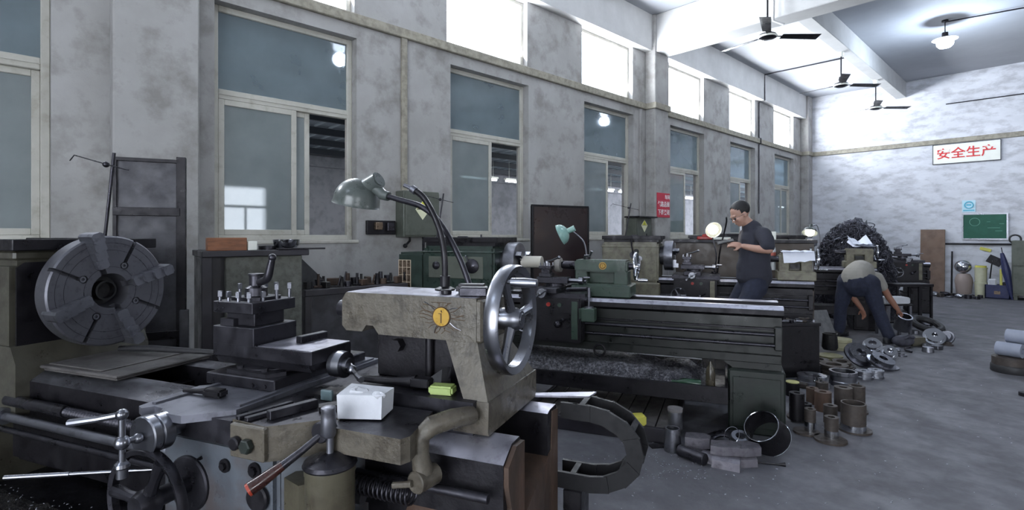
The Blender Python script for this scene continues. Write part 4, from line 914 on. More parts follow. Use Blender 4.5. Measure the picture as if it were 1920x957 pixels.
# ---------------------------------------------------------------- the other lathes
def build_lathe(o, label, p):
    t = thing('lathe', label, 'lathe', o, TH, 'engine lathes set aslant along the wall')
    main, light, dark = p['main'], p['light'], p['dark']
    H0, H1 = p['hs']; C0, C1 = p['car']; T0, T1 = p['ts']; top = p.get('top', 1.30); AX = p.get('ax', 1.16); zb = .90; yc = .2
    ft = p.get('foot', .355)
    # bed
    MB().prism([(-.005, .84), (-.005, .875), (.02, .90), (.06, .90), (.06, .86), (.06, .80)], 'x', H1, 0, .002).prism([(.30, .80), (.30, .895), (.33, .90), (.39, .90), (.40, .88), (.40, .80)], 'x', H1, -.01, .002).as_top().build('bed_way', [dsteel2, worn_sheen], t)
    mb = MB()
    mb.prism([(H1 - .05, .84), (-.01, .84), (-.01, .45), (-ft + .03, .45), (-ft - .03, .49), (-ft - .09, .53), (C0 + .1, .53), (C0 - .05, .47), (H1 - .05, .47)], 'y', .03, .37)
    mb.box(H1, -.012, .0, .03, .50, .56, .004)
    bed = mb.build('bed', p['bed'], t)
    MB().box(C1, -.03, .005, .03, .735, .75, .002).build('rack', dsteel2, bed)
    MB().cyl((H1, -.01, .705), (-.03, -.01, .705), .013, seg=12).build('lead_screw', dsteel, t)
    MB().cyl((H1, -.015, .632), (-.03, -.015, .632), .012, seg=12).build('feed_rod', dsteel, t)
    MB().box(-.06, -.01, -.03, .03, .60, .76, .006).build('screw_bracket', p['bed'], t)
    MB().box(-ft, .01, -.02, .42, 0, .45, .012).box(-ft + .03, -.02, -.026, -.02, .05, .40, .003).build('foot', p['foot_mat'], t)
    MB().box(H0, H1 + .02, -.04, .46, 0, .84, .015).build('head_pedestal', main, t)
    MB().box(H1 + .02, -ft, -.18, .50, .30, .315).box(H1 + .02, -ft, -.19, -.17, .24, .355, .003).box(-ft - .02, -ft - .001, -.18, .5, .30, .355, .003).build('chip_pan', dsteel2, t)
    # headstock
    mb = MB().box(H0, H1, -.02, .44, .84, top, .02, seg=2)
    mb.box(H0 - .005, H1 + .005, -.03, .45, top - .06, top - .045, .004)
    hs = mb.build('headstock', main, t)
    xm = (H0 + H1) / 2
    if p.get('panel', True):
        MB().box(H0 + .06, H1 - .10, -.026, -.018, 1.02, top - .09, .006).build('speed_plate', boxgreen, hs)
        for (x, r) in ((H0 + .14, .035), (H1 - .20, .062)):
            MB().rev([(0, .035), (r * .5, .03), (r, .012), (r, 0), (0, 0)], (x, -.025, 1.13), (0, -1, 0), 24).tube([(x, -.05, 1.13), (x + .03, -.06, 1.12)], .006, 8).build('speed_dial', dsteel, hs)
        MB().tube([(H1 - .22, -.03, 1.15), (H1 - .25, -.05, 1.21)], [.005, .007], 8).ball((H1 - .25, -.05, 1.215), .009).build('lever', steel, hs)
    else:
        MB().cyl((H1 - .25, -.018, 1.20), (H1 - .25, -.025, 1.20), .03, seg=16).build('sight_glass', black, hs)
        MB().cyl((xm + .05, -.02, 1.16), (xm + .05, -.05, 1.16), .045, seg=20).tube([(xm + .05, -.05, 1.16), (xm + .03, -.07, 1.27), (xm + .03, -.075, 1.34)], [.010, .008, .013], 10).build('lever', dsteel, hs)
        MB().cyl((xm + .12, -.02, 1.12), (xm + .12, -.05, 1.12), .03, seg=16).tube([(xm + .12, -.05, 1.12), (xm + .13, -.08, 1.02), (xm + .11, -.09, .95)], [.013, .011, .010], 10).build('lever', steel, hs)
    if p.get('gear_cover', True):
        gc = MB().box(H0 - .27, H0 + .005, -.01, .42, .80, top - .06, .02, seg=2).build('gear_cover', main, t)
        if p.get('plate'):
            g = MB().box(H0 - .255, H0 - .13, -.016, -.008, .84, 1.17, .001); g.build('spec_plate', brassm, gc)
            g = MB()
            for i in range(6): z = .84 + .33 * i / 5; g.box(H0 - .257, H0 - .128, -.0185, -.0155, z - .002, z + .002)
            for x in (H0 - .255, H0 - .215, H0 - .17, H0 - .13): g.box(x - .002, x + .002, -.0185, -.0155, .84, 1.17)
            g.build('plate_lettering', M('plate_line', '#d8c8b0', rough=.5, rvar=0), gc)
            MB().box(H0 - .205, H0 - .185, -.020, -.015, .99, 1.06, .001).build('plate_hole', black, gc)
    # top tray
    tz = top + .03
    MB().box(H0 + .02, H1 + .0, .0, .42, top, tz + .01).box(H0, H1 + .03, -.02, -.01, tz, tz + .045, .002).box(H0, H1 + .03, .42, .43, tz, tz + .045, .002).box(H0, H0 + .01, -.02, .43, tz, tz + .045, .002).box(H1 + .02, H1 + .03, -.02, .43, tz, tz + .045, .002).box(H0, H1 + .03, -.02, .43, tz, tz + .008).build('top_tray', dsteel2, t)
    # chuck
    cx = H1 + .05; R = p.get('R', .155)
    ch = MB().rev([(0, -.05), (R * .6, -.05), (R * .65, 0), (R, .0), (R, .0), (R + .001, .004), (R + .001, .096), (R - .004, .10), (.035, .10), (.035, .05), (0, .05)], (cx, yc, AX), (1, 0, 0), 48).build('chuck', p.get('chuck_mat', steelb), t)
    for k in range(3):
        s = MB()
        s.prism([(.05, -.018), (.14, -.018), (.14, .018), (.05, .018)], 'x', .09, .13, .003).prism([(.09, -.018), (.14, -.018), (.14, .018), (.09, .018)], 'x', .13, .155, .003)
        s.xf(Matrix.Translation((cx, yc, AX)) @ Matrix.Rotation(2 * PI * k / 3 + .5, 4, 'X')); s.build('jaw', steel, ch)
    if p.get('work'):
        tag(MB().cyl((cx + .12, 0, 0), (cx + .30, 0, 0), .05, seg=28, b=.003).build('workpiece', M('pale_workpiece', '#b9b5aa', rough=.5, scale=10), None, LF(o, 0, yc, AX), (0, 0, TH)), 'pale cylindrical workpiece held in the chuck of the green lathe', 'workpiece')
    # carriage
    MB().prism([(C0, -.14), (C1, -.14), (C1, .40), (C0, .40)], 'z', .90, .945, .006).build('saddle', dsteel, t)
    ap = MB().box(C0 + .02, C1 - .03, -.17, -.02, .57, .91, .01, seg=2).build('apron', p['apron'], t)
    MB().box(C1 - .10, C1 - .05, -.176, -.168, .60, .89, .003).build('apron_edge', light, ap)
    MB().cyl((C1 - .28, -.17, .86), (C1 - .28, -.185, .86), .016, seg=16).build('push_button', redm, ap)
    MB().cyl((C1 - .19, -.17, .86), (C1 - .19, -.185, .86), .016, seg=16).build('push_button', greenl, ap)
    MB().ball((C1 - .20, -.20, .715), .028).cyl((C1 - .20, -.2, .715), (C1 - .20, -.165, .715), .012, seg=10).tube([(C1 - .20, -.2, .715), (C1 - .15, -.23, .76)], [.008, .010], 8).build('feed_knob', dsteel, ap)
    handwheel('apron_handwheel', t, (C0 + .08, -.23, .73), (0, -1, 0), .085, .009, 3, .02, None, steelb, (.3, 0, .9), .05, .008)
    xs = (C0 + C1) / 2 - .03
    MB().box(xs - .09, xs + .09, -.20, .33, .945, .985, .004).build('cross_slide', dsteel, t)
    cd = MB().cyl((xs, -.20, .955), (xs, -.29, .955), .020, seg=16).cyl((xs, -.27, .955), (xs, -.30, .955), .035, seg=24, b=.002).tube([(xs + .05, -.32, .955 + .03), (xs, -.325, .955), (xs - .05, -.325, .955 - .04)], .006, 8).ball((xs, -.32, .955), .013).cyl((xs - .05, -.325, .915), (xs - .05, -.38, .915), .009, seg=10).build('cross_feed_crank', steel, t)
    MB().rev([(0, 0), (.075, 0), (.075, .02), (0, .02)], (xs, .05, .985), (0, 0, 1), 32).box(xs - .14, xs + .12, .0, .11, 1.005, 1.055, .004).build('compound_slide', dsteel, t)
    tp = MB().box(xs - .12, xs - .02, .0, .11, 1.055, 1.085, .003).box(xs - .105, xs - .035, .015, .095, 1.08, 1.12, .002).box(xs - .12, xs - .02, .0, .11, 1.118, 1.145, .003).build('tool_post', dsteel, t)
    for (x, y) in ((-.11, .01), (-.07, .008), (-.03, .01), (-.11, .1), (-.03, .1)): MB().cyl((xs + x, y, 1.145), (xs + x, y, 1.17), .006, seg=6).build('clamp_bolt', steel, tp)
    MB().rev([(0, 0), (.022, 0), (.018, .035), (0, .04)], (xs - .07, .055, 1.145), (0, 0, 1), 18).tube([(xs - .07, .055, 1.18), (xs - .02, .03, 1.19), (xs + .05, .0, 1.215)], [.007, .007, .009], 10).ball((xs + .052, .0, 1.216), .014).build('tool_post_handle', steel, tp)
    MB().cyl((xs + .12, .055, 1.03), (xs + .22, .055, 1.03), .016, seg=16).cyl((xs + .20, .055, 1.03), (xs + .235, .055, 1.03), .03, seg=20, b=.002).tube([(xs + .25, .02, 1.06), (xs + .25, .055, 1.03), (xs + .25, .09, .99)], .006, 8).ball((xs + .25, .055, 1.03), .014).cyl((xs + .25, .02, 1.06), (xs + .30, .02, 1.06), .008, seg=10).build('compound_crank', steel, t)
    if p.get('pump'):
        pb_ = MB().box(C1 - .01, C1 + .09, -.23, -.14, .75, .85, .006).box(C1 - .04, C1 + .02, -.18, -.10, .76, .84, .004).build('oil_pump', light, t)
        MB().cyl((C1 + .04, -.185, .85), (C1 + .04, -.185, .93), .007, seg=10).cyl((C1 + .04, -.185, .93), (C1 + .04, -.185, 1.0), .013, seg=12).cyl((C1 + .04, -.185, .85), (C1 + .04, -.185, .858), .035, seg=18).build('pump_plunger', steelb, pb_)
        MB().cyl((C1 - .15, -.10, .97), (C1 + .03, -.185, .99), .018, .016, seg=12).build('lever_bar', dsteel, t)
    # tailstock
    tm = p.get('ts_mat', main); tb = T1 - T0; zt0 = p.get('ts_z0', 1.10); zt1 = p.get('ts_z1', 1.195)
    mb = MB().box(T0, T1, .10, .30, zt0, zt1, .012, seg=2).box(T0, T0 + .10, .12, .28, 1.0, zt0 + .01, .006).box(T1 - .11, T1, .12, .28, 1.0, zt0 + .01, .006).box(T0 + .1, T1 - .11, .22, .28, 1.0, zt0 + .01)
    mb.box(T0 - .02, T1 + .03, .06, .36, .905, 1.0, .008).box(T0, T1, .08, .32, 1.0, 1.008)
    ts = mb.build('tailstock', tm, t)
    MB().rev([(0, 0), (.035, 0), (.035, -.12), (.028, -.13), (.028, -.14), (0, -.14)], (T0, yc, AX - .02), (1, 0, 0), 24).build('quill', dsteel, ts)
    if p.get('badge'):
        bx = (T0 + T1) / 2 + .02
        MB().cyl((bx, .10, 1.15), (bx, .096, 1.15), .03, seg=28).build('badge', goldm, ts)
        MB().torus((bx, .096, 1.15), (0, 1, 0), .021, .003, 24, 6).tube([(bx - .01, .095, 1.158), (bx + .006, .095, 1.16), (bx - .006, .095, 1.142), (bx + .012, .095, 1.140)], .002, 5).build('badge_mark', goldt, ts)
        MB().rev([(0, 0), (.055, 0), (.062, .01), (.06, .05), (.035, .055), (0, .055)], (T0 - .19, yc, AX - .02), (1, 0, 0), 28).build('quill_disc', M('pale_dirty_disc', '#8d8a86', '#6c6966', rough=.6, scale=20), ts)
    if p.get('slot'):
        MB().box(T0 + .11, T1 - .12, .115, .125, 1.03, zt0 - .02).build('tailstock_slot', black, ts)
    MB().cyl((T1, yc, AX - .02), (T1 + .05, yc, AX - .02), .028, .022, seg=20).build('wheel_boss', dsteel, ts)
    handwheel('tailstock_handwheel', t, (T1 + .055, yc, AX - .02), (1, 0, 0), .115, .008, 3, .022, [(0, -.2, 1), (0, .9, -.4), (0, -.7, -.7)], chrome, (0, -.25, -.97), .085, .009)
    if p.get('badge'): MB().tube([(T0 + .07, .2, zt1), (T0 + .07, .18, zt1 + .03), (T0 + .12, .15, zt1 + .035), (T0 + .135, .14, zt1 + .07)], [.012, .010, .008, .011], 10).build('lock_lever', steel, ts)
    return t
P2 = dict(main=greenp, light=greenl, dark=greend, bed=bedm, foot_mat=greend, apron=dsteel2, hs=(-2.86, -2.17), car=(-1.90, -1.36), ts=(-1.51, -1.085), R=.165, ax=1.165, plate=True, pump=True, badge=True, work=True, ts_mat=greenl)
build_lathe(O2, 'green painted lathe with a brass chart plate and yellow badge on its tailstock', P2)
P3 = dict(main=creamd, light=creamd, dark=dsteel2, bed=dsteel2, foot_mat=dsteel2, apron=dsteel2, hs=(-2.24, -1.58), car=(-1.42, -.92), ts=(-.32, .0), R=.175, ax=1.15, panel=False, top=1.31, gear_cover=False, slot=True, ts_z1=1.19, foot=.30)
build_lathe(O3, 'cream painted lathe behind the green one, with the standing man against it', P3)
P4 = dict(P3, hs=(-2.6, -1.95), car=(-1.6, -1.1), ts=(-.36, -.02), bed=dsteel2)
build_lathe(O4, 'cream lathe with papers on its tailstock in front of the swarf heap', P4)
P5 = dict(P3, hs=(-2.6, -1.95), car=(-.62, -.12), ts=(-1.05, -.72))
build_lathe(O5, 'cream lathe farthest away, behind the swarf heap', P5)

# papers, bottles and lamps on the far lathes
def papers(name, label, o, x, y, z, rz, n=2, drop=True, s=1.):
    mb = MB(); rnd = random.Random(int(abs(x) * 100) + n)
    for i in range(n):
        g = 6; a = .15 * s; b = .13 * s; off = Vector((rnd.uniform(-.03, .03), rnd.uniform(-.02, .02) - (.05 if drop and i == n - 1 else 0), 0)); rot = rnd.uniform(-.3, .3)
        vs = []
        for u in range(g + 1):
            row = []
            for v in range(g + 1):
                p = Vector(((u / g - .5) * 2 * a, (v / g - .5) * 2 * b, 0)); p.rotate(Euler((0, 0, rot))); p += off
                zz = .004 + i * .008 + .012 * math.sin(u * 1.3 + i) ** 2
                if not drop: zz += max(0, p.y + .02) * (.55 + .35 * math.sin(u * .9 + i)) + .01 * i
                if drop and i == n - 1 and p.y < -.085: zz -= (-.085 - p.y) * 1.2; p.y = -.085 - (-.085 - p.y) * .25
                row.append(mb.bm.verts.new((p.x, p.y, zz)))
            vs.append(row)
        for u in range(g):
            for v in range(g): mb.bm.faces.new((vs[u][v], vs[u + 1][v], vs[u + 1][v + 1], vs[u][v + 1]))
    ob = mb.build(name, paperm, None, LF(o, x, y, z), (0, 0, TH + rz)); return tag(ob, label, 'paper')
papers('drawing_sheets', 'white paper sheets draped over the tailstock behind the standing man', O3, -.14, .165, 1.206, 0, 2)
papers('drawing_sheets', 'white paper sheets on the tailstock above the bending man', O4, -.17, .2, 1.212, .3, 3, False, .95)
papers('drawing_sheets', 'white paper sheets on the farthest lathe tailstock', O5, -.86, .2, 1.212, -.2, 2, False, .9)
def bottle(name, label, loc, r=.033, h=.22, mat=None, band=None):
    t = thing(name, label, 'bottle', loc)
    MB().rev([(0, 0), (r, 0), (r, h * .62), (r * .9, h * .7), (r * .42, h * .88), (r * .42, h * .93), (0, h * .93)], (0, 0, 0), (0, 0, 1), 20).build('bottle_body', mat, t)
    if band: MB().cyl((0, 0, h * .3), (0, 0, h * .58), r * 1.02, seg=20).build('label_band', band, t)
    MB().cyl((0, 0, h * .93), (0, 0, h), r * .5, seg=14).build('bottle_cap', whitep if band else dsteel, t)
pet = M('pale_bottle', '#aab0b4', rough=.15, rvar=0, spec=.8)
bottle('drink_bottle', 'clear drink bottle with a reddish label on the cream tailstock', LF(O3, -.375, .235, 1.005), .034, .34, pet, M('label_red', '#a8584c', rvar=0))
bottle('spray_bottle', 'narrow pale bottle standing near the white papers of the nearer cream tailstock', LF(O3, .012, .335, 1.0), .022, .26, pet)
def desk_lamp(o, lab, base, mid, head, axis, shade_mat, lit=0., R=.075, arm_mat=None, pts=None):
    t = thing('work_lamp', lab, 'lamp', base)
    b = Vector(base); P = [Vector(q) - b for q in ([base] + mid)]; hd = Vector(head) - b; ax = Vector(axis).normalized()
    MB().cyl((0, 0, 0), (0, 0, .02), .03, seg=18).build('lamp_base', dsteel2, t)
    MB().tube(P + [hd - ax * -.05], .007, 8, sub=4).build('lamp_arm', arm_mat or steelb, t)
    MB().cyl(hd + ax * .02, hd + ax * .085, .022, .024, seg=18).build('lamp_socket', shade_mat, t)
    prof = [(R * math.sin(i / 10 * PI / 2), R * .8 * math.cos(i / 10 * PI / 2)) for i in range(11)] + [(R * 1.04, -.006)] + [(R * .95 * math.sin(i / 10 * PI / 2), R * .76 * math.cos(i / 10 * PI / 2)) for i in range(10, -1, -1)]
    MB().rev(prof, hd - ax * R * .5, ax, 28).build('lamp_shade', shade_mat, t)
    if lit:
        MB().ball(hd - ax * R * .38, R * .62).build('bulb', M('warm_bulb', '#ffffff', emit='#fff3df', es=16, rvar=0), t)
        l = bpy.data.lights.new('lamp_light', 'POINT'); l.energy = lit; l.color = (1, .93, .82); l.shadow_soft_size = R * .5
        q = bpy.data.objects.new('lamp_light', l); COL.objects.link(q); q.parent = t; q.location = hd - ax * (R * 1.15)
    return t
hb_ = at(1057, 433, 4.33)
desk_lamp(O2, 'teal enamel dome lamp on a thin arm above the green tailstock', LF(O2, -1.44, .24, 1.196), [at(1097, 462, 4.36), at(1090, 448, 4.35)], at(1060, 436, 4.33), (.55, .35, .3), lampt, 0, .085)
h3 = at(1335, 429, 5.75)
desk_lamp(O3, 'lit work lamp glowing white in front of the standing man', LF(O3, -.985, .30, .946), [at(1343, 480, 5.85), at(1337, 450, 5.8)], h3, (RV * .0 + DV * .85 + Vector((0, 0, .30))), lampg, 5, .085)
h4 = at(1519, 431, 7.6)
desk_lamp(O4, 'lit lamp with a tilted shade beside the swarf heap', LF(O4, -1.05, .30, .946), [at(1534, 470, 7.75), at(1533, 425, 7.7)], h4, (RV * .30 + DV * .35 + Vector((0, 0, .8))), lampg, 5, .10)
wire('lamp_gooseneck', [LF(O3, -.95, .36, .947), at(1350, 470, 5.95), at(1357, 440, 5.95), at(1362, 418, 5.9), at(1362, 408, 5.85)], .009, dsteel2, 'dark bent metal arm rising behind the lit work lamp', 'lamp arm', 4)
# indicator stand on cream lathe, lever on tray
st2 = dup(st, LF(O3, -2.0, .2, 1.351), None, 'thin indicator stand with crossing wires on the cream lathe headstock')
st3 = dup(st, LF(O2, -2.80, .12, 1.341), None, 'thin indicator stand on the green lathe headstock below the electric box')
# things on the top trays
def tray_items(o, H0, H1, top, n, where, seed):
    rnd = random.Random(seed)
    names = ['steel_rod', 'spanner', 'boring_bar', 'cutting_tool', 'hex_key']
    for i in range(n):
        x = H0 + .08 + (H1 - H0 - .16) * (i + .5) / n; y = .08 + .22 * (i % 3) / 2; l = rnd.uniform(.05, .075); mb = MB(); k = i % 5
        if k == 0: mb.cyl((-l, 0, .012), (l, 0, .012), .009, seg=10)
        elif k == 1: mb.box(-l, l, -.009, .009, 0, .01, .002).ring((l, 0, 0), (l, 0, .012), .02, .01, 14)
        elif k == 2: mb.box(-l, l * .6, -.012, .012, 0, .024, .002).cyl((l * .6, 0, .012), (l * 1.2, 0, .02), .008, seg=8)
        elif k == 3: mb.box(-l * .7, l * .7, -.014, .014, 0, .045, .004)
        else: mb.tube([(-l, 0, .01), (l * .6, 0, .01), (l * .8, 0, .03), (l * .8, 0, .06)], .008, 8)
        mesh_thing(mb, names[k], rnd.choice([dsteel, dsteel2, steelb]), 'metal tool, %s from the wall in the %s headstock tray' % (ORD[i], where), 'tool', LF(o, x, y, top + .0405), TH + rnd.uniform(-.3, .3), 'tools in the %s headstock tray' % where)
tray_items(O2, -2.86, -2.17, 1.30, 7, 'green lathe', 4)
tray_items(O3, -2.24, -1.58, 1.31, 6, 'cream lathe', 5)

# benches behind lathes 3 and 4 along the wall
def slab_bench(name, label, px0, px1, s0, s1, ztop, mat, dep=.5, body=.0, th=.04):
    a, l, r = seg_lathe(O3, -1.48, .13, .70); t = thing(name, label, 'bench', a, r)
    MB().box(0, l, 0, dep, ztop - th, ztop, .004).build('bench_top', dsteel2, t)
    MB().box(.03, l - .03, .03, dep - .03, body, ztop - th, .004).build('bench_front', mat, t)
    return a, l, r, t
def seg_lathe(o, x0, x1, y): return LF(o, x0, y, 0), x1 - x0, TH
aw, lw, rw, _ = slab_bench('steel_workbench', 'long dark steel workbench behind the lit lamp and the standing man', 0, 0, 0, 0, 1.335, M('brown_bench', '#4a4039', '#3a322d', rough=.5, scale=3, amt=.5, scale3=8, amt3=.3), .42)
mesh_thing(MB().box(-.11, .11, -.06, .06, 0, .04, .01).box(-.05, .08, -.05, .05, .03, .07, .015), 'red_cloth', redm, 'red folded cloth on the dark workbench beside the lit lamp', 'cloth', on(aw, rw, lw * .245, .10, 1.3355), rw)
mesh_thing(MB().box(-.30, .30, -.03, .03, 0, .05, .004).box(-.2, .25, -.02, .02, .05, .075, .004), 'dark_beam', dsteel2, 'dark metal bar on the workbench behind the phone', 'bar', on(aw, rw, lw * .45, .12, 1.3355), rw)
mesh_thing(MB().box(-.06, .06, -.05, .05, 0, .10, .005), 'small_carton', whitep, 'small white carton on the workbench behind the standing man', 'box', on(aw, rw, lw * .70, .15, 1.3355), rw)
mesh_thing(MB().box(-.10, .10, -.04, .04, 0, .03, .004), 'cream_tray', whitep, 'shallow pale tray on the workbench between red cloth and man', 'tray', on(aw, rw, lw * .36, .05, 1.3355), rw)
# swarf heap
def heap(name, c, rx, ry, h, label, mat, n_curl, seed, tr=.004):
    rnd = random.Random(seed); mb = MB()
    g = bmesh.ops.create_icosphere(mb.bm, subdivisions=5, radius=1)
    from mathutils import noise as nz
    for v in mb.bm.verts:
        p = v.co.copy(); d = 1 + .13 * nz.fractal(p * 2.6 + Vector((seed, 0, 0)), 1, 2, 4) + .10 * nz.noise(p * 12)
        v.co = Vector((p.x * rx * d, p.y * ry * d, max(-.02, p.z) * h * d if p.z < 0 else p.z ** .8 * h * d))
    o = mb.build(name, mat, None, c, (0, 0, 0), 0); tag(o, label, 'metal swarf', kind='stuff')
    mb = MB()
    for i in range(n_curl):
        a = rnd.uniform(0, 2 * PI); u = rnd.random() ** .8; zz = math.sqrt(max(0, 1 - u * u)); q = Vector((rx * u * math.cos(a), ry * u * math.sin(a), h * zz ** .8)) * rnd.uniform(.97, 1.07)
        R = rnd.uniform(.02, .06) * max(rx, .5) / .6; ax_ = Vector((rnd.gauss(0, 1), rnd.gauss(0, 1), rnd.gauss(0, 1))).normalized(); uu = ax_.orthogonal().normalized(); ww = ax_.cross(uu); turns = rnd.uniform(.6, 2.0); m = int(7 * turns) + 3; pit = rnd.uniform(.005, .02)
        mb.tube([q + (uu * math.cos(2 * PI * turns * k / m) + ww * math.sin(2 * PI * turns * k / m)) * R + ax_ * pit * k / m * 3 for k in range(m + 1)], rnd.uniform(.5, 1) * tr, 3)
    c_ = mb.build('swarf_curl', M('swarf_bright', '#62626c', '#3c3c46', rough=.35, metal=.8, scale=20, amt=.5), o, smooth=0); c_['kind'] = 'stuff'
    return o
swc = Vector((-2.53, 10.42, 0))
heap('swarf_heap', (swc.x, swc.y, .0), .60, .55, 1.50, 'huge tangled dark heap of metal swarf behind the lathes', M('swarf_dark', '#1b1b24', '#101016', '#454552', rough=.4, metal=.5, scale=25, amt=.5, scale3=50, amt3=.3, bump=1, bscale=60), 4200, 2, .0075)
for i, (u, zz, sz) in enumerate(((-.15, 1.62, .12), (.25, 1.66, .08), (-.42, 1.40, .09), (.1, 1.64, .1), (-.3, 1.42, .07))):
    q = swc + RV * u - DV * (.30 if zz < 1.5 else .05) + Vector((0, 0, zz - .08))
    mesh_thing(MB().tube([(-sz, 0, -.01), (0, .01, .02), (sz, .0, -.01), (sz * .8, .02, -.06)], .008, 6, sub=3), 'bright_strip', chrome, ('bright strip on the top of the swarf heap above the lit lamp side', 'bright strip on the heap crest toward the plywood board', 'bright strip on the heap shoulder near the lit lamp', 'longest bright strip at the heap crest centre', 'bright strip on the heap face above the papers')[i], 'metal strip', q, YAW + rnd.uniform(-.5, .5), 'bright strips on the swarf heap')
# swarf in the pan of the green lathe
def pan_swarf():
    rnd = random.Random(9); mb = MB(); from mathutils import noise as nz
    gx, gy = 70, 22; vs = []
    for i in range(gx + 1):
        row = []
        for j in range(gy + 1):
            x = -2.05 + 1.55 * i / gx; y = -.14 + .60 * j / gy; e = min(1, j / 4, (gy - j) / 3, (gx - i) / 6)
            hgt = (.05 + .10 * (1 - i / gx) + .05 * math.exp(-((x + 1.35) / .3) ** 2)) * e * (1 + .6 * nz.noise(Vector((x * 9, y * 9, 0))))
            row.append(mb.bm.verts.new((x, y, .318 + min(.105, max(0, hgt)) + .012 * rnd.random() * e)))
        vs.append(row)
    for i in range(gx):
        for j in range(gy): mb.bm.faces.new((vs[i][j], vs[i + 1][j], vs[i + 1][j + 1], vs[i][j + 1]))
    o = mb.build('pan_swarf', M('swarf_grey', '#616167', '#29282b', '#a8a8b0', rough=.4, metal=.4, scale=16, amt=.6, scale3=50, amt3=.3, bump=1, bscale=90), None, O2, (0, 0, TH), 0)
    tag(o, 'grey metal swarf filling the pan under the green lathe', 'metal swarf', kind='stuff')
    mb = MB()
    for i in range(1800):
        x = rnd.uniform(-2.0, -.55); y = rnd.uniform(-.12, .42); z = .345 + .07 * rnd.random() * (1 - (x + 2.05) / 1.9)
        R = rnd.uniform(.008, .022); ax_ = Vector((rnd.gauss(0, 1), rnd.gauss(0, 1), rnd.gauss(0, 1))).normalized(); uu = ax_.orthogonal().normalized(); ww = ax_.cross(uu); turns = rnd.uniform(.5, 1.6); m = int(6 * turns) + 3
        mb.tube([Vector((x, y, z)) + (uu * math.cos(2 * PI * turns * k / m) + ww * math.sin(2 * PI * turns * k / m)) * R + ax_ * .006 * k for k in range(m + 1)], .0018, 3)
    c_ = mb.build('swarf_curl', M('swarf_bright', '#62626c', '#3c3c46', rough=.35, metal=.8, scale=20, amt=.5), o, smooth=0); c_['kind'] = 'stuff'
pan_swarf()
t = thing('pan_bottle', 'dark pointed bottle standing at the edge of the swarf pan', 'bottle', LF(O2, -.47, -.13, .3155))
MB().rev([(0, 0), (.030, 0), (.032, .005), (.032, .11), (.026, .15), (.012, .18), (.010, .20), (0, .20)], (0, 0, 0), (0, 0, 1), 24).build('bottle_body', M('brown_glass', '#3a352b', rough=.25, rvar=.05), t)
MB().cyl((0, 0, .20), (0, 0, .215), .009, seg=12).build('bottle_cap', dsteel2, t)
mesh_thing(MB().rev([(0, 0), (.028, 0), (.03, .01), (.03, .12), (.012, .16), (.012, .20), (0, .20)], (0, 0, .031), (-1, 0, 0), 20), 'green_bottle', M('green_glass', '#24402f', rough=.2, rvar=.05), 'green bottle lying on its side beside the pointed bottle', 'bottle', LF(O2, -.53, -.125, .3165), TH)
mesh_thing(MB().box(-.30, .20, -.10, .08, 0, .012, .003).box(-.22, .12, -.08, .06, .01, .03).jitter(.006, 3), 'plastic_sheet', cloth_w, 'crumpled pale plastic sheet in the right end of the swarf pan', 'plastic sheet', LF(O2, -.74, .33, .437), TH)
MBr = MB().torus((0, 0, 0), (0, 1, 0), .042, .009, 30, 8)
mesh_thing(MBr, 'hanging_ring', dsteel2, 'dark metal ring hanging under the green lathe bed', 'ring', LF(O2, -1.28, .0, .50), TH)
# planks behind the pan, platform under it
a, l, r = LF(O2, -.75, .50, 0), .5, TH
t = thing('plank_rack', 'row of grey planks standing behind the green lathe pan', 'planks', LF(O2, -1.05, .62, 0), TH)
for i in range(7): MB().box(.10 * i, .10 * i + .094, 0, .03, 0.0, .52 - .012 * (i % 2), .003).build('plank', woodd, t)
pf = thing('floor_platform', 'low dark steel platform with grey boards under the green lathe', 'platform', LF(O2, -1.75, -.42, 0), TH)
MB().box(0, 1.08, .0, .03, 0, .10, .003).box(0, .03, 0, .75, 0, .10, .003).box(1.05, 1.08, 0, .75, 0, .10, .003).box(0, 1.08, .72, .75, 0, .10, .003).build('platform_frame', sheetd, pf)
for i in range(9): MB().box(.035 + .113 * i, .14 + .113 * i, .03, .72, .07, .095, .003).build('board', woodd, pf)
# ---------------------------------------------------------------- people
def fuse(mb, voxel, smooth_it=2, name='body'):
    me = bpy.data.meshes.new('t'); mb.bm.to_mesh(me); mb.bm.free(); o = bpy.data.objects.new('t', me); COL.objects.link(o)
    m = o.modifiers.new('r', 'REMESH'); m.mode = 'VOXEL'; m.voxel_size = voxel
    if smooth_it: s = o.modifiers.new('s', 'SMOOTH'); s.factor = .5; s.iterations = smooth_it
    bpy.context.view_layer.update(); dg = bpy.context.evaluated_depsgraph_get(); r = bpy.data.meshes.new_from_object(o.evaluated_get(dg)); r.name = name
    bpy.data.objects.remove(o); bpy.data.meshes.remove(me)
    r.polygons.foreach_set('use_smooth', [True] * len(r.polygons)); return r
def limb(mb, pts, rs, seg=14, sub=3):
    mb.tube(pts, rs, seg, sub=sub)
    mb.ball(pts[0], rs[0] * .99); mb.ball(pts[-1], rs[-1] * .99)
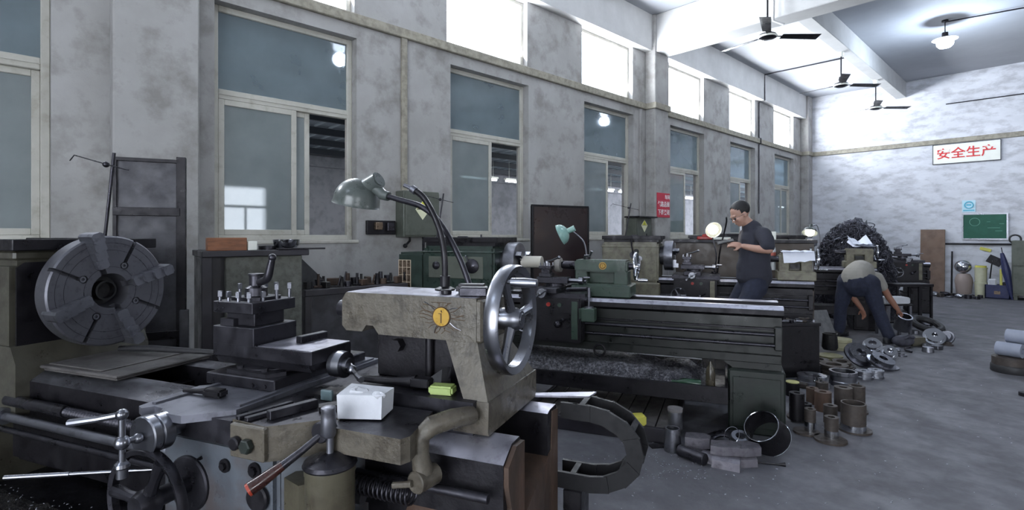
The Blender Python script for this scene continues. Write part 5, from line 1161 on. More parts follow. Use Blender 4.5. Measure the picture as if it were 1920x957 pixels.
def hand(mb, w, d, up, s=1., curl=.5, side=1):
    # w wrist, d finger direction, up = back-of-hand normal
    w = Vector(w); d = Vector(d).normalized(); up = Vector(up); up = (up - d * up.dot(d)).normalized(); lat = d.cross(up) * side
    pc = w + d * .045 * s
    m = Matrix((lat * .040 * s, d * .052 * s, up * .017 * s)).transposed().to_4x4(); m.translation = pc
    g = bmesh.ops.create_uvsphere(mb.bm, u_segments=14, v_segments=10, radius=1, matrix=m)
    for i, (l, off) in enumerate(((.072, .028), (.080, .010), (.074, -.009), (.058, -.026))):
        b = w + d * .080 * s + lat * off * s; c = curl * (1 + .12 * i)
        p1 = b + (d * math.cos(c * .7) - up * math.sin(c * .7)) * l * .42 * s
        p2 = p1 + (d * math.cos(c * 1.7) - up * math.sin(c * 1.7)) * l * .33 * s
        p3 = p2 + (d * math.cos(c * 2.4) - up * math.sin(c * 2.4)) * l * .25 * s
        limb(mb, [b - d * .02, b, p1, p2, p3], [.0095 * s, .0095 * s, .009 * s, .0082 * s, .0068 * s], 8, 2)
    t0 = w + d * .022 * s + lat * .022 * s; t1 = t0 + (d * .6 + lat * .75 - up * .3).normalized() * .038 * s; t2 = t1 + (d * .9 + lat * .25 - up * .4).normalized() * .030 * s
    limb(mb, [w + d * .012 * s, t0, t1, t2], [.014 * s, .0135 * s, .0105 * s, .0085 * s], 8, 2)
def head(mb, c, fwd, up, s=1.):
    # skull, jaw, nose, brow, ears, lips as one surface; fwd = where the face points
    c = Vector(c); f = Vector(fwd).normalized(); u = Vector(up); u = (u - f * u.dot(f)).normalized(); l = u.cross(f)
    def E(p, r, sc):
        q = c + (l * p[0] + f * p[1] + u * p[2]) * s
        m = Matrix((l * sc[0] * r * s, f * sc[1] * r * s, u * sc[2] * r * s)).transposed().to_4x4(); m.translation = q
        bmesh.ops.create_uvsphere(mb.bm, u_segments=20, v_segments=14, radius=1, matrix=m)
    E((0, -.012, .028), .092, (.84, 1.02, .92)); E((0, .018, -.03), .070, (.92, 1.0, 1.05)); E((0, .042, -.082), .034, (1.15, .95, .8))
    E((0, .088, -.022), .013, (.9, 1.1, 1.7)); E((0, .098, -.036), .012, (1.2, 1.0, .8)); E((0, .078, .014), .03, (1.7, .55, .4))
    E((0, .080, -.066), .016, (1.4, .6, .6)); E((.036, .062, -.03), .024, (1, .8, 1)); E((-.036, .062, -.03), .024, (1, .8, 1))
    for sg_ in (-1, 1): E((sg_ * .080, -.008, -.012), .022, (.32, .8, 1.4))
    return lambda p: c + (l * p[0] + f * p[1] + u * p[2]) * s
def finish(me, name, mat, parent=None, loc=None, rz=0.):
    me.materials.clear(); me.materials.append(mat); o = bpy.data.objects.new(name, me); COL.objects.link(o)
    if parent: o.parent = parent
    if loc is not None: o.location = loc; o.rotation_euler = (0, 0, rz)
    return o
# standing man looking at his phone: local x = to the viewer's right, y = away, z up
org = at(1410, 440, 5.2); org.z = 0
mb = MB()
HP = head(mb, (-.118, 0, 1.600), (-.90, -.06, -.48), (-.45, 0, .9), 1.0)
limb(mb, [(-.085, 0, 1.545), (-.05, 0, 1.515), (.0, 0, 1.47), (.03, 0, 1.40)], [.058, .056, .060, .08])
limb(mb, [(.03, 0, 1.38), (.02, 0, 1.22), (.01, 0, 1.05), (.01, 0, .93)], [.12, .125, .125, .13])
for s_ in (-1, 1):
    limb(mb, [(.03, s_ * .10, 1.41), (.035, s_ * .175, 1.405)], [.06, .058])
    limb(mb, [(.025, s_ * .19, 1.40), (.035, s_ * .245, 1.33), (.035, s_ * .265, 1.255)], [.055, .046, .040])
    limb(mb, [(.035, s_ * .265, 1.255), (-.04, s_ * .20, 1.262), (-.125, s_ * .095, 1.285)], [.041, .037, .027])
    limb(mb, [(.0, s_ * .09, .90), (-.11, s_ * .11, .70), (-.21, s_ * .12, .50)], [.085, .075, .058])
    limb(mb, [(-.21, s_ * .12, .50), (-.22, s_ * .12, .33), (-.22, s_ * .12, .09)], [.055, .052, .036])
hand(mb, (-.135, -.090, 1.288), (-.93, .30, .22), (0, -.75, .55), .95, .45, -1)
hand(mb, (-.135, .090, 1.288), (-.93, -.34, .18), (0, .75, -.5), .95, .75, -1)
man = finish(fuse(mb, .0075, 2), 'person', skin, None, org, YAW)
tag(man, 'man with short black hair and glasses in dark t-shirt standing and holding a phone', 'person')
def ear_keepout(): pass
mb = MB(); c = HP((0, -.022, .045))
f_ = (HP((0, 1, 0)) - HP((0, 0, 0))); u_ = (HP((0, 0, 1)) - HP((0, 0, 0))); l_ = (HP((1, 0, 0)) - HP((0, 0, 0)))
m = Matrix((l_ * .086, f_ * .098, u_ * .086)).transposed().to_4x4(); m.translation = c
bmesh.ops.create_uvsphere(mb.bm, u_segments=28, v_segments=20, radius=1, matrix=m)
bmesh.ops.delete(mb.bm, geom=[v for v in mb.bm.verts if (v.co - c).dot(f_) > .060 + .55 * (v.co - c).dot(u_) or (v.co - c).dot(u_) < -.045 and (v.co - c).dot(f_) > .005 or (v.co - c).dot(u_) < -.078], context='VERTS')
mb.jitter(.0012, 2); mb.build('hair', hairm, man, smooth=0)
mb = MB(); pr = [HP((-.060, .082, -.002)), HP((-.032, .102, -.004)), HP((0, .108, -.002)), HP((.032, .102, -.004)), HP((.060, .082, -.002))]
for s_ in (-1, 1):
    mb.tube([HP((s_ * (.034 + .021 * math.cos(a)), .098 - .006 * abs(math.cos(a)), -.008 + .015 * math.sin(a))) for a in [2 * PI * i / 14 for i in range(14)]], .0016, 5, True)
    mb.tube([HP((s_ * .055, .092, -.004)), HP((s_ * .083, .04, -.002)), HP((s_ * .087, -.01, -.002))], .0016, 5)
mb.tube([HP((-.013, .101, -.004)), HP((.013, .101, -.004))], .0016, 5)
mb.build('glasses', chrome, man)
for s_ in (-1, 1): MB().ball(HP((s_ * .032, .080, -.010)), .011).build('eye', hairm, man)
mb = MB()
limb(mb, [(-.005, 0, 1.45), (.02, 0, 1.37), (.028, 0, 1.25), (.02, 0, 1.10), (.03, 0, .99)], [.098, .135, .143, .150, .160], 20)
limb(mb, [(-.01, 0, 1.20), (-.02, 0, 1.06), (-.02, 0, 1.0)], [.11, .13, .13], 20)
for s_ in (-1, 1):
    limb(mb, [(.03, s_ * .08, 1.405), (.035, s_ * .165, 1.395)], [.078, .075])
    limb(mb, [(.025, s_ * .17, 1.395), (.032, s_ * .225, 1.345), (.034, s_ * .248, 1.295)], [.074, .070, .067])
me = fuse(mb, .010, 3, 'tshirt')
from mathutils import noise as NZ
for v in me.vertices:
    p = v.co; k = NZ.noise(Vector((p.x * 5, p.y * 5, p.z * 13))) * .010; n_ = Vector((p.x - .02, p.y, 0)); n_ = n_.normalized() if n_.length > .01 else n_
    v.co = p + n_ * k
sh = finish(me, 'tshirt', tee, man)
mb = MB()
limb(mb, [(.01, 0, 1.0), (.015, 0, .93), (.01, 0, .88)], [.125, .14, .13], 18)
for s_ in (-1, 1):
    limb(mb, [(.0, s_ * .085, .90), (-.11, s_ * .11, .70), (-.205, s_ * .12, .50)], [.105, .092, .075])
    limb(mb, [(-.205, s_ * .12, .50), (-.215, s_ * .12, .33), (-.215, s_ * .12, .10)], [.074, .068, .062])
me = fuse(mb, .010, 3, 'trousers')
for v in me.vertices:
    p = v.co; v.co = p + Vector((NZ.noise(p * 9) * .008, NZ.noise(p * 9 + Vector((5, 0, 0))) * .008, 0))
finish(me, 'trousers', jean, man)
for s_ in (-1, 1):
    mb = MB(); limb(mb, [(-.17, s_ * .12, .045), (-.27, s_ * .125, .045), (-.36, s_ * .13, .035)], [.043, .046, .036]); mb.box(-.40, -.13, s_ * .125 - .042, s_ * .125 + .042, 0, .022, .008)
    finish(fuse(mb, .007, 1, 'shoe'), 'shoe', shoem, man)
ph = MB().box(-.038, .038, -.078, .078, 0, .008, .003, seg=2).build('mobile_phone', blackp, None, org + Matrix.Rotation(YAW, 3, 'Z') @ Vector((-.262, -.0, 1.325)), Euler((-.25, -.35, YAW + 1.35)))
tag(ph, 'dark mobile phone held in the hands of the standing man', 'phone')
# bending man
org2 = at(1625, 440, 6.95); org2.z = 0
def bent(scale, cloth):
    pass
mb = MB()
HP2 = head(mb, (.20, .50, .66), (.35, .45, -.82), (.75, .45, .5), .98)
limb(mb, [(.20, .42, .76), (.21, .40, .72), (.20, .46, .68)], [.062, .056, .055])
limb(mb, [(-.12, .02, .80), (-.02, .12, .865), (.09, .24, .87), (.17, .34, .80)], [.145, .125, .13, .11], 18)
for (sx, sy, ex, ey, ez, wx, wy, wz) in ((.29, .22, .43, .20, .555, .535, .16, .375), (.07, .44, .16, .56, .53, .27, .50, .34)):
    limb(mb, [(.17, .33, .82), (sx, sy, .80)], [.07, .058]); limb(mb, [(sx, sy, .80), ((sx + ex) / 2, (sy + ey) / 2, (.80 + ez) / 2 + .01), (ex, ey, ez)], [.056, .047, .041])
    limb(mb, [(ex, ey, ez), ((ex + wx) / 2, (ey + wy) / 2, (ez + wz) / 2), (wx, wy, wz)], [.042, .038, .027])
hand(mb, (.535, .16, .375), (.22, -.05, -.97), (.8, .3, .2), .98, .5, 1)
hand(mb, (.27, .50, .34), (.3, -.1, -.95), (.8, .3, .2), .98, .4, -1)
LR = [((-.02, -.085, .76), (.06, -.12, .42), (.15, -.20, .09)), ((-.19, .10, .77), (-.225, .19, .42), (-.205, .26, .09))]
for a, k, n_ in LR: limb(mb, [a, Vector(a).lerp(k, .5), k], [.09, .078, .058]); limb(mb, [k, Vector(k).lerp(n_, .4), n_], [.056, .053, .036])
man2 = finish(fuse(mb, .0075, 2), 'person', skind, None, org2, YAW)
tag(man2, 'man in beige t-shirt and dark blue trousers bending down to pick up a part', 'person')
mb = MB(); c = HP2((0, -.022, .045)); f_ = (HP2((0, 1, 0)) - HP2((0, 0, 0))); u_ = (HP2((0, 0, 1)) - HP2((0, 0, 0))); l_ = (HP2((1, 0, 0)) - HP2((0, 0, 0)))
m = Matrix((l_ * .086, f_ * .098, u_ * .086)).transposed().to_4x4(); m.translation = c
bmesh.ops.create_uvsphere(mb.bm, u_segments=24, v_segments=16, radius=1, matrix=m)
bmesh.ops.delete(mb.bm, geom=[v for v in mb.bm.verts if (v.co - c).dot(f_) > .06 or (v.co - c).dot(u_) < -.07], context='VERTS')
mb.build('hair', hairm, man2, smooth=0)
mb = MB()
limb(mb, [(-.14, .02, .83), (-.10, .05, .85), (-.01, .13, .89), (.09, .24, .89), (.17, .33, .83), (.20, .38, .78)], [.165, .165, .158, .155, .125, .085], 20)
limb(mb, [(-.06, .02, .75), (.02, .10, .77), (.10, .2, .80)], [.13, .12, .11], 16)
for (sx, sy, ex, ey, ez) in ((.29, .22, .43, .20, .555), (.07, .44, .16, .56, .53)):
    limb(mb, [(.15, .31, .84), (sx, sy, .81)], [.09, .077]); limb(mb, [(sx, sy, .81), (sx + (ex - sx) * .45, sy + (ey - sy) * .45, .81 - .27 * .45)], [.076, .068])
me = fuse(mb, .010, 3, 'tshirt')
for v in me.vertices:
    p = v.co; v.co = p + Vector((1, 1, 1)) * NZ.noise(Vector((p.x * 14, p.y * 6, p.z * 6))) * .006
finish(me, 'tshirt', tee2, man2)
mb = MB()
limb(mb, [(-.10, .02, .79), (-.135, .0, .765), (-.12, .01, .72)], [.145, .166, .155], 20)
for a, k, n_ in LR:
    limb(mb, [a, Vector(a).lerp(k, .5), k], [.125, .100, .080]); limb(mb, [k, Vector(k).lerp(n_, .5), Vector(n_) + Vector((0, 0, .01))], [.078, .074, .070])
me = fuse(mb, .010, 3, 'trousers')
for v in me.vertices:
    p = v.co; v.co = p + Vector((NZ.noise(p * 9) * .009, NZ.noise(p * 9 + Vector((5, 0, 0))) * .009, 0))
finish(me, 'trousers', jean, man2)
for a, k, n_ in LR:
    mb = MB(); q = Vector((n_[0], n_[1], .045)); dd = Vector((.8, .35, 0)).normalized()
    limb(mb, [q - dd * .05, q + dd * .06, q + dd * .15], [.043, .046, .034]); mb.cyl((q.x - dd.x * .05, q.y - dd.y * .05, 0), (q.x - dd.x * .05, q.y - dd.y * .05, .03), .042).cyl((q.x + dd.x * .13, q.y + dd.y * .13, 0), (q.x + dd.x * .13, q.y + dd.y * .13, .03), .044)
    finish(fuse(mb, .007, 1, 'shoe'), 'shoe', shoem, man2)

# ---------------------------------------------------------------- things on the floor
def fl(px, py, z=0.): p = gz(px, py, z); p.z = z + .0005; return p
def tube_part(name, label, px, py, r, h, ri=None, mat=None, group=None, z=0., base=None, shiny=0., cat='metal part', r1=None):
    ri = ri if ri is not None else r * .6; r1 = r1 or r; mb = MB()
    if ri: mb.rev([(ri, h * .35), (ri, h), (r1, h), (r, .0), (0, 0), (0, h * .35), (ri, h * .35)], (0, 0, 0), (0, 0, 1), 32)
    else: mb.rev([(0, 0), (r, 0), (r1, h - .003), (r1 - .003, h), (0, h)], (0, 0, 0), (0, 0, 1), 32)
    p = fl(px, py, z); o = mb.build(name, mat or dsteel, None, p); tag(o, label, cat, group)
    if shiny: MB().cyl((0, 0, -.0002), (0, 0, h * shiny), r + .0015, seg=32).build('turned_base', chrome, o, label='bright freshly turned lower end')
    return o
G1 = 'rusty turned tubes on the floor'
tubem = M('raw_iron_tube', '#433e3c', '#4a4039', '#322d2c', rough=.6, metal=.4, scale=9, amt=.5, scale3=20, amt3=.2)
def disc(px, py, r, label, z=0., h=.014): return mesh_thing(MB().rev([(0, 0), (r, 0), (r, h), (0, h)], (0, 0, 0), (0, 0, 1), 36), 'steel_disc', tubem, label, 'disc', fl(px, py, z), 0, 'dark discs under the turned tubes')
d_ = {}
disc(1512, 812, .085, 'dark disc under the thin tube with a bright lower end'); disc(1557, 827, .10, 'dark disc under the small tube closest to the aisle floor'); disc(1603, 808, .105, 'dark disc under the wide open cup')
disc(1600, 772, .10, 'dark disc half hidden behind the wide open cup'); disc(1500, 785, .09, 'dark disc next to the foot of the green lathe')
tube_part('iron_tube', 'thin iron tube with a bright lower half standing on a disc', 1519, 808, .036, .155, .018, tubem, G1, .0145, shiny=.42)
tube_part('iron_tube', 'small iron tube with a bright lower end closest to the open floor', 1559, 819, .043, .135, .022, tubem, G1, .0145, shiny=.33)
tube_part('iron_cup', 'wide open iron cup with a bright turned base', 1600, 806, .078, .19, .068, tubem, G1, .0145, shiny=.22, cat='metal cup')
tube_part('iron_tube', 'tall dark tube with a thick ring top behind the open cup', 1581, 770, .063, .185, .030, tubem, G1, .0)
tube_part('iron_tube', 'tall dark tube with a wide bore behind and beside the open cup', 1606, 762, .060, .165, .040, tubem, G1, .0145)
tube_part('iron_tube', 'reddish leaning tube in the middle of the turned tubes', 1543, 770, .060, .15, .026, rusty, G1)
tube_part('iron_tube', 'short reddish tube behind the leaning one', 1523, 757, .045, .13, .02, rusty, G1)
tube_part('iron_tube', 'dark tube nearest the green lathe foot', 1494, 787, .052, .20, .022, dsteel2, G1, .0145)
tube_part('iron_tube', 'squat dark tube between the leaning tube and the open cup', 1557, 793, .046, .13, .02, tubem, G1)
tube_part('iron_tube', 'dark tube standing behind the thin bright-ended one', 1511, 786, .040, .12, .018, dsteel2, G1)
tube_part('iron_tube', 'short tube on top of the back row of turned tubes', 1541, 738, .050, .10, .02, tubem, G1)
t = thing('paint_can', 'dark can with a yellow lid beside the green lathe foot', 'can', fl(1486, 742))
MB().cyl((0, 0, 0), (0, 0, .115), .055, seg=28).build('can_body', dsteel2, t); MB().cyl((0, 0, .115), (0, 0, .122), .052, seg=28).build('can_lid', M('pale_yellow', '#b5b27a', rough=.5, rvar=0), t)
# shiny turned parts further back
G2 = 'shiny turned parts on the floor'
def ringp(name, label, px, py, r, ri, h, mat=steel, z=0., rot=None, group=G2, cat='metal ring'):
    mb = MB().rev([(ri, 0), (r, 0), (r, h * .3), (r * .94, h * .35), (r * .94, h * .7), (r, h * .75), (r, h), (ri, h), (ri, 0)], (0, 0, 0), (0, 0, 1), 40)
    p = fl(px, py, z); return mesh_thing(mb, name, mat, label, cat, p, 0, group, rot)
ringp('steel_ring', 'grooved bright pulley lying flat behind the turned tubes', 1522, 719, .125, .06, .08, aluml)
ringp('steel_ring', 'small bright collar on top of the grooved pulley', 1536, 717, .05, .02, .05, chrome, .081)
ringp('steel_pot', 'bright open steel pot in front of the flat shiny rings', 1581, 722, .115, .095, .13, steel, cat='metal pot')
ringp('steel_ring', 'dull wide ring behind the bright steel pot', 1563, 700, .13, .07, .09, tubem)
ringp('steel_pulley', 'small bright wheel nearest the steel pot', 1620, 710, .075, .02, .075, aluml, cat='pulley')
ringp('steel_pulley', 'small bright wheel at the aisle end of the shiny parts', 1642, 708, .07, .02, .075, aluml, cat='pulley')
ringp('steel_ring', 'dull flat ring beside the yellowish tub', 1535, 684, .10, .05, .06, tubem)
ringp('steel_ring', 'low grey ring behind the grooved pulley', 1528, 697, .085, .04, .08, dsteel)
mesh_thing(MB().rev([(0, 0), (.19, 0), (.19, .012), (0, .012)], (0, 0, 0), (0, 0, 1), 40), 'flat_plate', steelb, 'flat round plate under the tilted shiny flanges', 'plate', fl(1645, 688), 0)
def tilted(name, label, px, py, r, ri, h, lift, rx, rz, mat, cat='flange', group='tilted shiny flanges in a heap'):
    mb = MB().rev([(ri, -h / 2), (r, -h / 2), (r, -h * .2), (r * .8, -h * .15), (r * .8, h / 2), (ri, h / 2), (ri, -h / 2)], (0, 0, 0), (0, 0, 1), 40).box(-r * .9, r * .9, -.012, .012, -h * .4, -h * .2)
    p = fl(px, py); p.z = lift; return mesh_thing(mb, name, mat, label, cat, p, 0, group, (rx, 0, rz))
tilted('shiny_flange', 'large bright flange leaning at a steep tilt on the heap', 1612, 686, .145, .05, .06, .125, .80, .9, steel)
tilted('shiny_flange', 'bright flange lying beside the steep one, toward the aisle', 1654, 692, .135, .04, .07, .085, .45, 1.2, steel)
tilted('shiny_flange', 'small bright flange at the aisle end of the heap', 1668, 674, .085, .03, .05, .085, .8, .6, chrome)
tilted('shiny_flange', 'bright flange at the back of the heap near the man bending', 1636, 660, .10, .04, .05, .09, .7, .2, chrome)
tilted('dull_flange', 'dull flange lying low beside the bright leaning one', 1578, 690, .11, .05, .05, .045, .12, .5, tubem)
ringp('cream_tub', 'squat pale yellowish tub between the dark cabinet and the shiny flanges', 1575, 655, .125, .0, .13, M('yellowish_tub', '#a3a083', '#8d8a70', rough=.5, scale=8), cat='tub', group='tubs by the steel cabinet')
ringp('flat_tub', 'pale flat tub at the foot of the yellowish tub', 1556, 672, .13, .0, .035, M('yellowish_lid', '#8e8a66', rough=.5), cat='tub', group='tubs by the steel cabinet')
mesh_thing(MB().rev([(0, 0), (.07, 0), (.085, .03), (.075, .17), (.08, .19), (.07, .19), (.065, .17), (.05, .03), (0, .03)], (0, 0, 0), (0, 0, 1), 28), 'black_pot', black, 'black pot standing on the yellowish tub beside the grey cardboard', 'pot', fl(1556, 662) + Vector((0, 0, .04)))
a, l, r = seg_place(1535, 1572, 6.75, 6.95)
mesh_thing(MB().hexa([(0, 0, 0), (l, 0, 0), (l, .01, 0), (0, .01, 0)], [(.02, .16, .40), (l + .01, .16, .38), (l + .01, .17, .38), (.02, .17, .40)]), 'grey_cardboard', M('grey_card', '#77787a', '#66676a', '#55565a', rough=.8, scale=5, amt=.5), 'stained grey cardboard sheet leaning behind the black pot', 'cardboard', a, r)
# green-black steel cabinet full of chips at the end of the cream lathe
cbx = thing('chip_bin', 'dark steel bin filled with metal chips at the end of the cream lathe', 'bin', LF(O3, -.14, -.62, 0), TH)
a, l, r = seg_place(1464, 1537, 5.12, 5.16); cbx.location = a; cbx.rotation_euler = (0, 0, r)
MB().box(0, l, 0, .22, 0, .52, .004).box(-.01, l + .01, -.01, .23, .50, .53, .004).build('bin_body', dsteel2, cbx)
rnd = random.Random(31)
for i in range(16):
    x = .03 + (l - .06) * (i % 8) / 7; y = .05 + .11 * (i // 8); R_ = rnd.uniform(.022, .032); k = i % 3
    mb = MB().torus((0, 0, R_ * .55), (rnd.uniform(-.3, .3), rnd.uniform(-.3, .3), 1), R_ * .7, R_ * .25, 14, 6) if k == 0 else (MB().cyl((-R_, 0, R_ * .5), (R_, 0, R_ * .5), R_ * .45, seg=10) if k == 1 else MB().box(-R_, R_, -R_ * .6, R_ * .6, 0, R_, .004))
    mesh_thing(mb, ('small_ring', 'small_pin', 'small_block')[k], rnd.choice([dsteel, tubem, steelb]), 'metal offcut, %s from the green lathe, %s row on the chip bin' % (ORD[i % 8], ('front', 'back')[i // 8]), 'offcut', on(a, r, x, y, .5305), rnd.uniform(0, 3), 'offcuts on the chip bin')
# parts in front of the green lathe foot
mesh_thing(MB().rev([(.040, .0), (.052, .0), (.056, .04), (.046, .145), (.038, .145), (.040, .0)], (0, 0, 0), (0, 0, 1), 36), 'tapered_sleeve', steelb, 'tapered hollow steel sleeve standing at the corner of the low platform', 'sleeve', fl(1261, 845))
t = thing('steel_cylinder', 'upright steel cylinder with a dull cap standing on the low platform', 'cylinder', fl(1266, 803, .0955))
MB().cyl((0, 0, 0), (0, 0, .115), .047, seg=36).build('cylinder_body', steelb, t); MB().cyl((0, 0, .115), (0, 0, .135), .050, seg=36).build('cylinder_cap', M('dull_cap', '#6a6768', rough=.7), t)
A_, B_ = fl(1274, 855), fl(1322, 874); dv = B_ - A_; Ls = dv.length
mesh_thing(MB().cyl((0, 0, .036), (Ls, 0, .036), .036, seg=28, b=.003), 'steel_bar', dsteel, 'round dark steel bar lying on the floor before the tapered sleeve', 'steel bar', A_, math.atan2(dv.y, dv.x))
castm = M('rough_casting', '#77747b', '#5c5962', '#403d42', rough=.45, metal=.6, scale=9, amt=.5, scale3=25, amt3=.15, bump=.3, bscale=60)
def casting(px, py, z, rz, label, sx=1., sz=1., shape=0):
    w, d, h = .075 * sx, .05 * sx, .065 * sz; mb = MB()
    if shape == 0: mb.prism([(-w, -d * .7), (-w * .3, -d), (w * .8, -d * .8), (w, d * .2), (w * .5, d), (-w * .8, d * .8)], 'z', 0, h, .007, 2)
    else: mb.prism([(-d, 0), (d, 0), (d * .85, h * .75), (d * .4, h), (-d * .4, h), (-d * .85, h * .75)], 'x', -w, w, .005, 2)
    return mesh_thing(mb, 'iron_casting', castm, label, 'casting', fl(px, py) + Vector((0, 0, z)), YAW + rz, 'rough iron castings piled by the lathe foot')
casting(1303, 853, 0, -.3, 'lower casting of the stack nearest the steel bar', 1., .8); casting(1308, 852, .053, -.2, 'upper casting with a bright edge, nearest the steel bar', 1.1, 1.)
casting(1340, 867, 0, -.6, 'casting on the floor behind the blocky one', 1., .8, 1); casting(1362, 876, 0, -.5, 'blocky casting with a flat end facing the aisle', 1.05, .95, 1)
casting(1360, 868, .063, -.2, 'flat casting lying across the blocky one', 1.25, .8); casting(1394, 872, 0, .1, 'lower casting beside the large tilted ring', .9, .9, 1)
casting(1396, 868, .060, .05, 'flat upper casting beside the large tilted ring', 1.3, .75)
p = fl(1434, 850); p.z = .165
mb = MB().rev([(.112, -.07), (.128, -.07), (.130, -.055), (.108, .055), (.110, .06), (.110, .075), (.102, .078), (.098, .055), (.112, -.07)], (0, 0, 0), (0, 0, 1), 56)
ra = (-RV * .62 - DV * .42 + Vector((0, 0, .72))).normalized(); re = Vector((0, 0, 1)).rotation_difference(ra).to_euler()
p = fl(1436, 848); p.z = .125
bigring = mesh_thing(mb, 'tilted_ring', dsteel2, 'large dark flared ring with a bright rim tilted against the castings', 'ring', p, 0, None, re)
MB().torus((0, 0, .078), (0, 0, 1), .106, .0035, 56, 6).build('bright_rim', chrome, bigring); MB().torus((0, 0, -.066), (0, 0, 1), .130, .0025, 56, 6).build('bright_rim', chrome, bigring)
mesh_thing(MB().rev([(.05, 0), (.125, 0), (.125, .012), (.11, .016), (.06, .016), (.05, .01), (.05, 0)], (0, 0, 0), (0, 0, 1), 40), 'flat_ring', dsteel, 'flat dark flange leaning on the floor behind the castings', 'flange', fl(1353, 838) + Vector((0, 0, .035)), 0, None, (.28, -.18, 0))
mesh_thing(MB().rev([(.03, 0), (.055, 0), (.06, .012), (.055, .028), (.03, .028), (.03, 0)], (0, 0, 0), (0, 0, 1), 32), 'steel_collar', steelb, 'small pale steel collar lying by the large tilted ring', 'collar', fl(1388, 846) + Vector((0, 0, .075)), 0, None, (.3, .2, 0))
mesh_thing(MB().box(-.05, .05, -.05, .05, 0, .07, .004), 'dark_block', dsteel2, 'dark block under the small pale collar', 'block', fl(1388, 846))
mesh_thing(MB().torus((0, 0, 0), (0, 1, 0), .052, .0022, 36, 6), 'wire_ring', chrome, 'thin bright wire ring standing between the castings', 'wire ring', fl(1372, 862) + Vector((0, 0, .15)), YAW + .2)
mesh_thing(MB().tube([(-.08, 0, .008), (.05, .0, .008), (.09, .0, .01)], [.004, .006, .014], 8), 'scrap_rod', dsteel2, 'thin dark rod on the floor beyond the large tilted ring', 'rod', fl(1442, 872), YAW - .25)
mesh_thing(MB().box(-.05, .05, -.03, .03, 0, .008, .002), 'scrap_leaf', dsteel2, 'small dark scrap on the floor beside the tapered sleeve', 'scrap', fl(1232, 838), 1.)
mesh_thing(MB().box(-.05, .05, -.04, .04, 0, .075, .012, seg=2), 'yellow_box', yellowp, 'small yellow plastic box on the low platform behind the cable chain', 'box', fl(1196, 798, .0955), YAW + .1)
# around the bending man
GH = 'parts heaped by the bending man'
mesh_thing(MB().box(-.08, .08, -.07, .07, 0, .11, .004), 'wooden_box', M('olive_box', '#4f4b40', '#413e35', rough=.6, scale=6), 'small brown box on the floor under the picked up part', 'box', fl(1716, 648), YAW)
hp = fl(1722, 640); hp.z = .17
mesh_thing(MB().rev([(.07, -.10), (.095, -.10), (.10, .0), (.085, .10), (.07, .10), (.07, -.10)], (0, 0, 0), (0, 0, 1), 32), 'shiny_housing', steel, 'shiny housing being picked up by the bending man', 'housing', on(org2, YAW, .575, .12, .215), 0, None, (.35, .3, 0))
mesh_thing(MB().torus((0, 0, 0), (0, 0, 1), .17, .045, 36, 10), 'rubber_disc', rubberd, 'dark round rubber wheel tilted behind the picked up housing', 'rubber disc', fl(1738, 625) + Vector((0, 0, .12)), 0, None, (.35, .2, .5))
mesh_thing(MB().ball((0, 0, .07), .10, (1.35, .8, .7)).tube([(-.03, -.05, .10), (.03, -.06, .14), (.10, -.05, .12)], .02, 8), 'work_glove', M('dark_glove', '#23232e', '#5e5e6a', rough=.7, scale=8, amt=.35), 'dark glove with pale stripes lying by the bending man', 'glove', fl(1693, 650), YAW, None)
tilted('shiny_flange', 'bright forked flange at the far aisle end of the parts', 1752, 645, .12, .03, .06, .10, .9, .3, chrome, group=None)
tilted('shiny_flange', 'dull fan shaped flange beside the forked bright one', 1772, 645, .10, .02, .05, .08, 1.0, -.5, steelb, group=None)
for i, (x, y, r_, lab) in enumerate(((1738, 640, .05, 'small bright block in front of the rubber wheel'), (1700, 612, .06, 'bright lump under the hand of the bending man'), (1683, 660, .035, 'small pale stone by the shoe of the bending man'), (1735, 612, .05, 'bright scrap on the floor behind the rubber wheel'))):
    mesh_thing(MB().ball((0, 0, r_ * .75), r_, (1.2, .9, .8), 10, 7).jitter(r_ * .08, i), 'metal_lump', steelb, lab, 'metal lump', fl(x, y), i)
st_ = thing('parts_stand', 'low metal stand with a white package behind the legs of the bending man', 'stand', fl(1686, 631), YAW)
for x in (-.17, 0, .15):
    for y in (0, .2): MB().box(x - .015, x + .015, y - .015, y + .015, 0, .42, .002).build('leg', steelb, st_)
MB().box(-.20, .18, -.02, .22, .42, .44, .002).box(-.18, .16, -.01, .01, .18, .2).build('stand_top', dsteel2, st_)
mesh_thing(MB().box(-.18, .17, -.10, .10, 0, .09, .012, seg=2).jitter(.003, 8), 'white_package', cloth_w, 'white package on the low stand behind the bending man', 'package', on(st_.location, YAW, -.01, .10, .443), YAW)
rnd = random.Random(77)
kinds5 = (('small_flange', 'low round flange'), ('bent_offcut', 'curled offcut'), ('short_bar', 'short bar'), ('small_cap', 'round cap'), ('square_nut', 'square nut'))
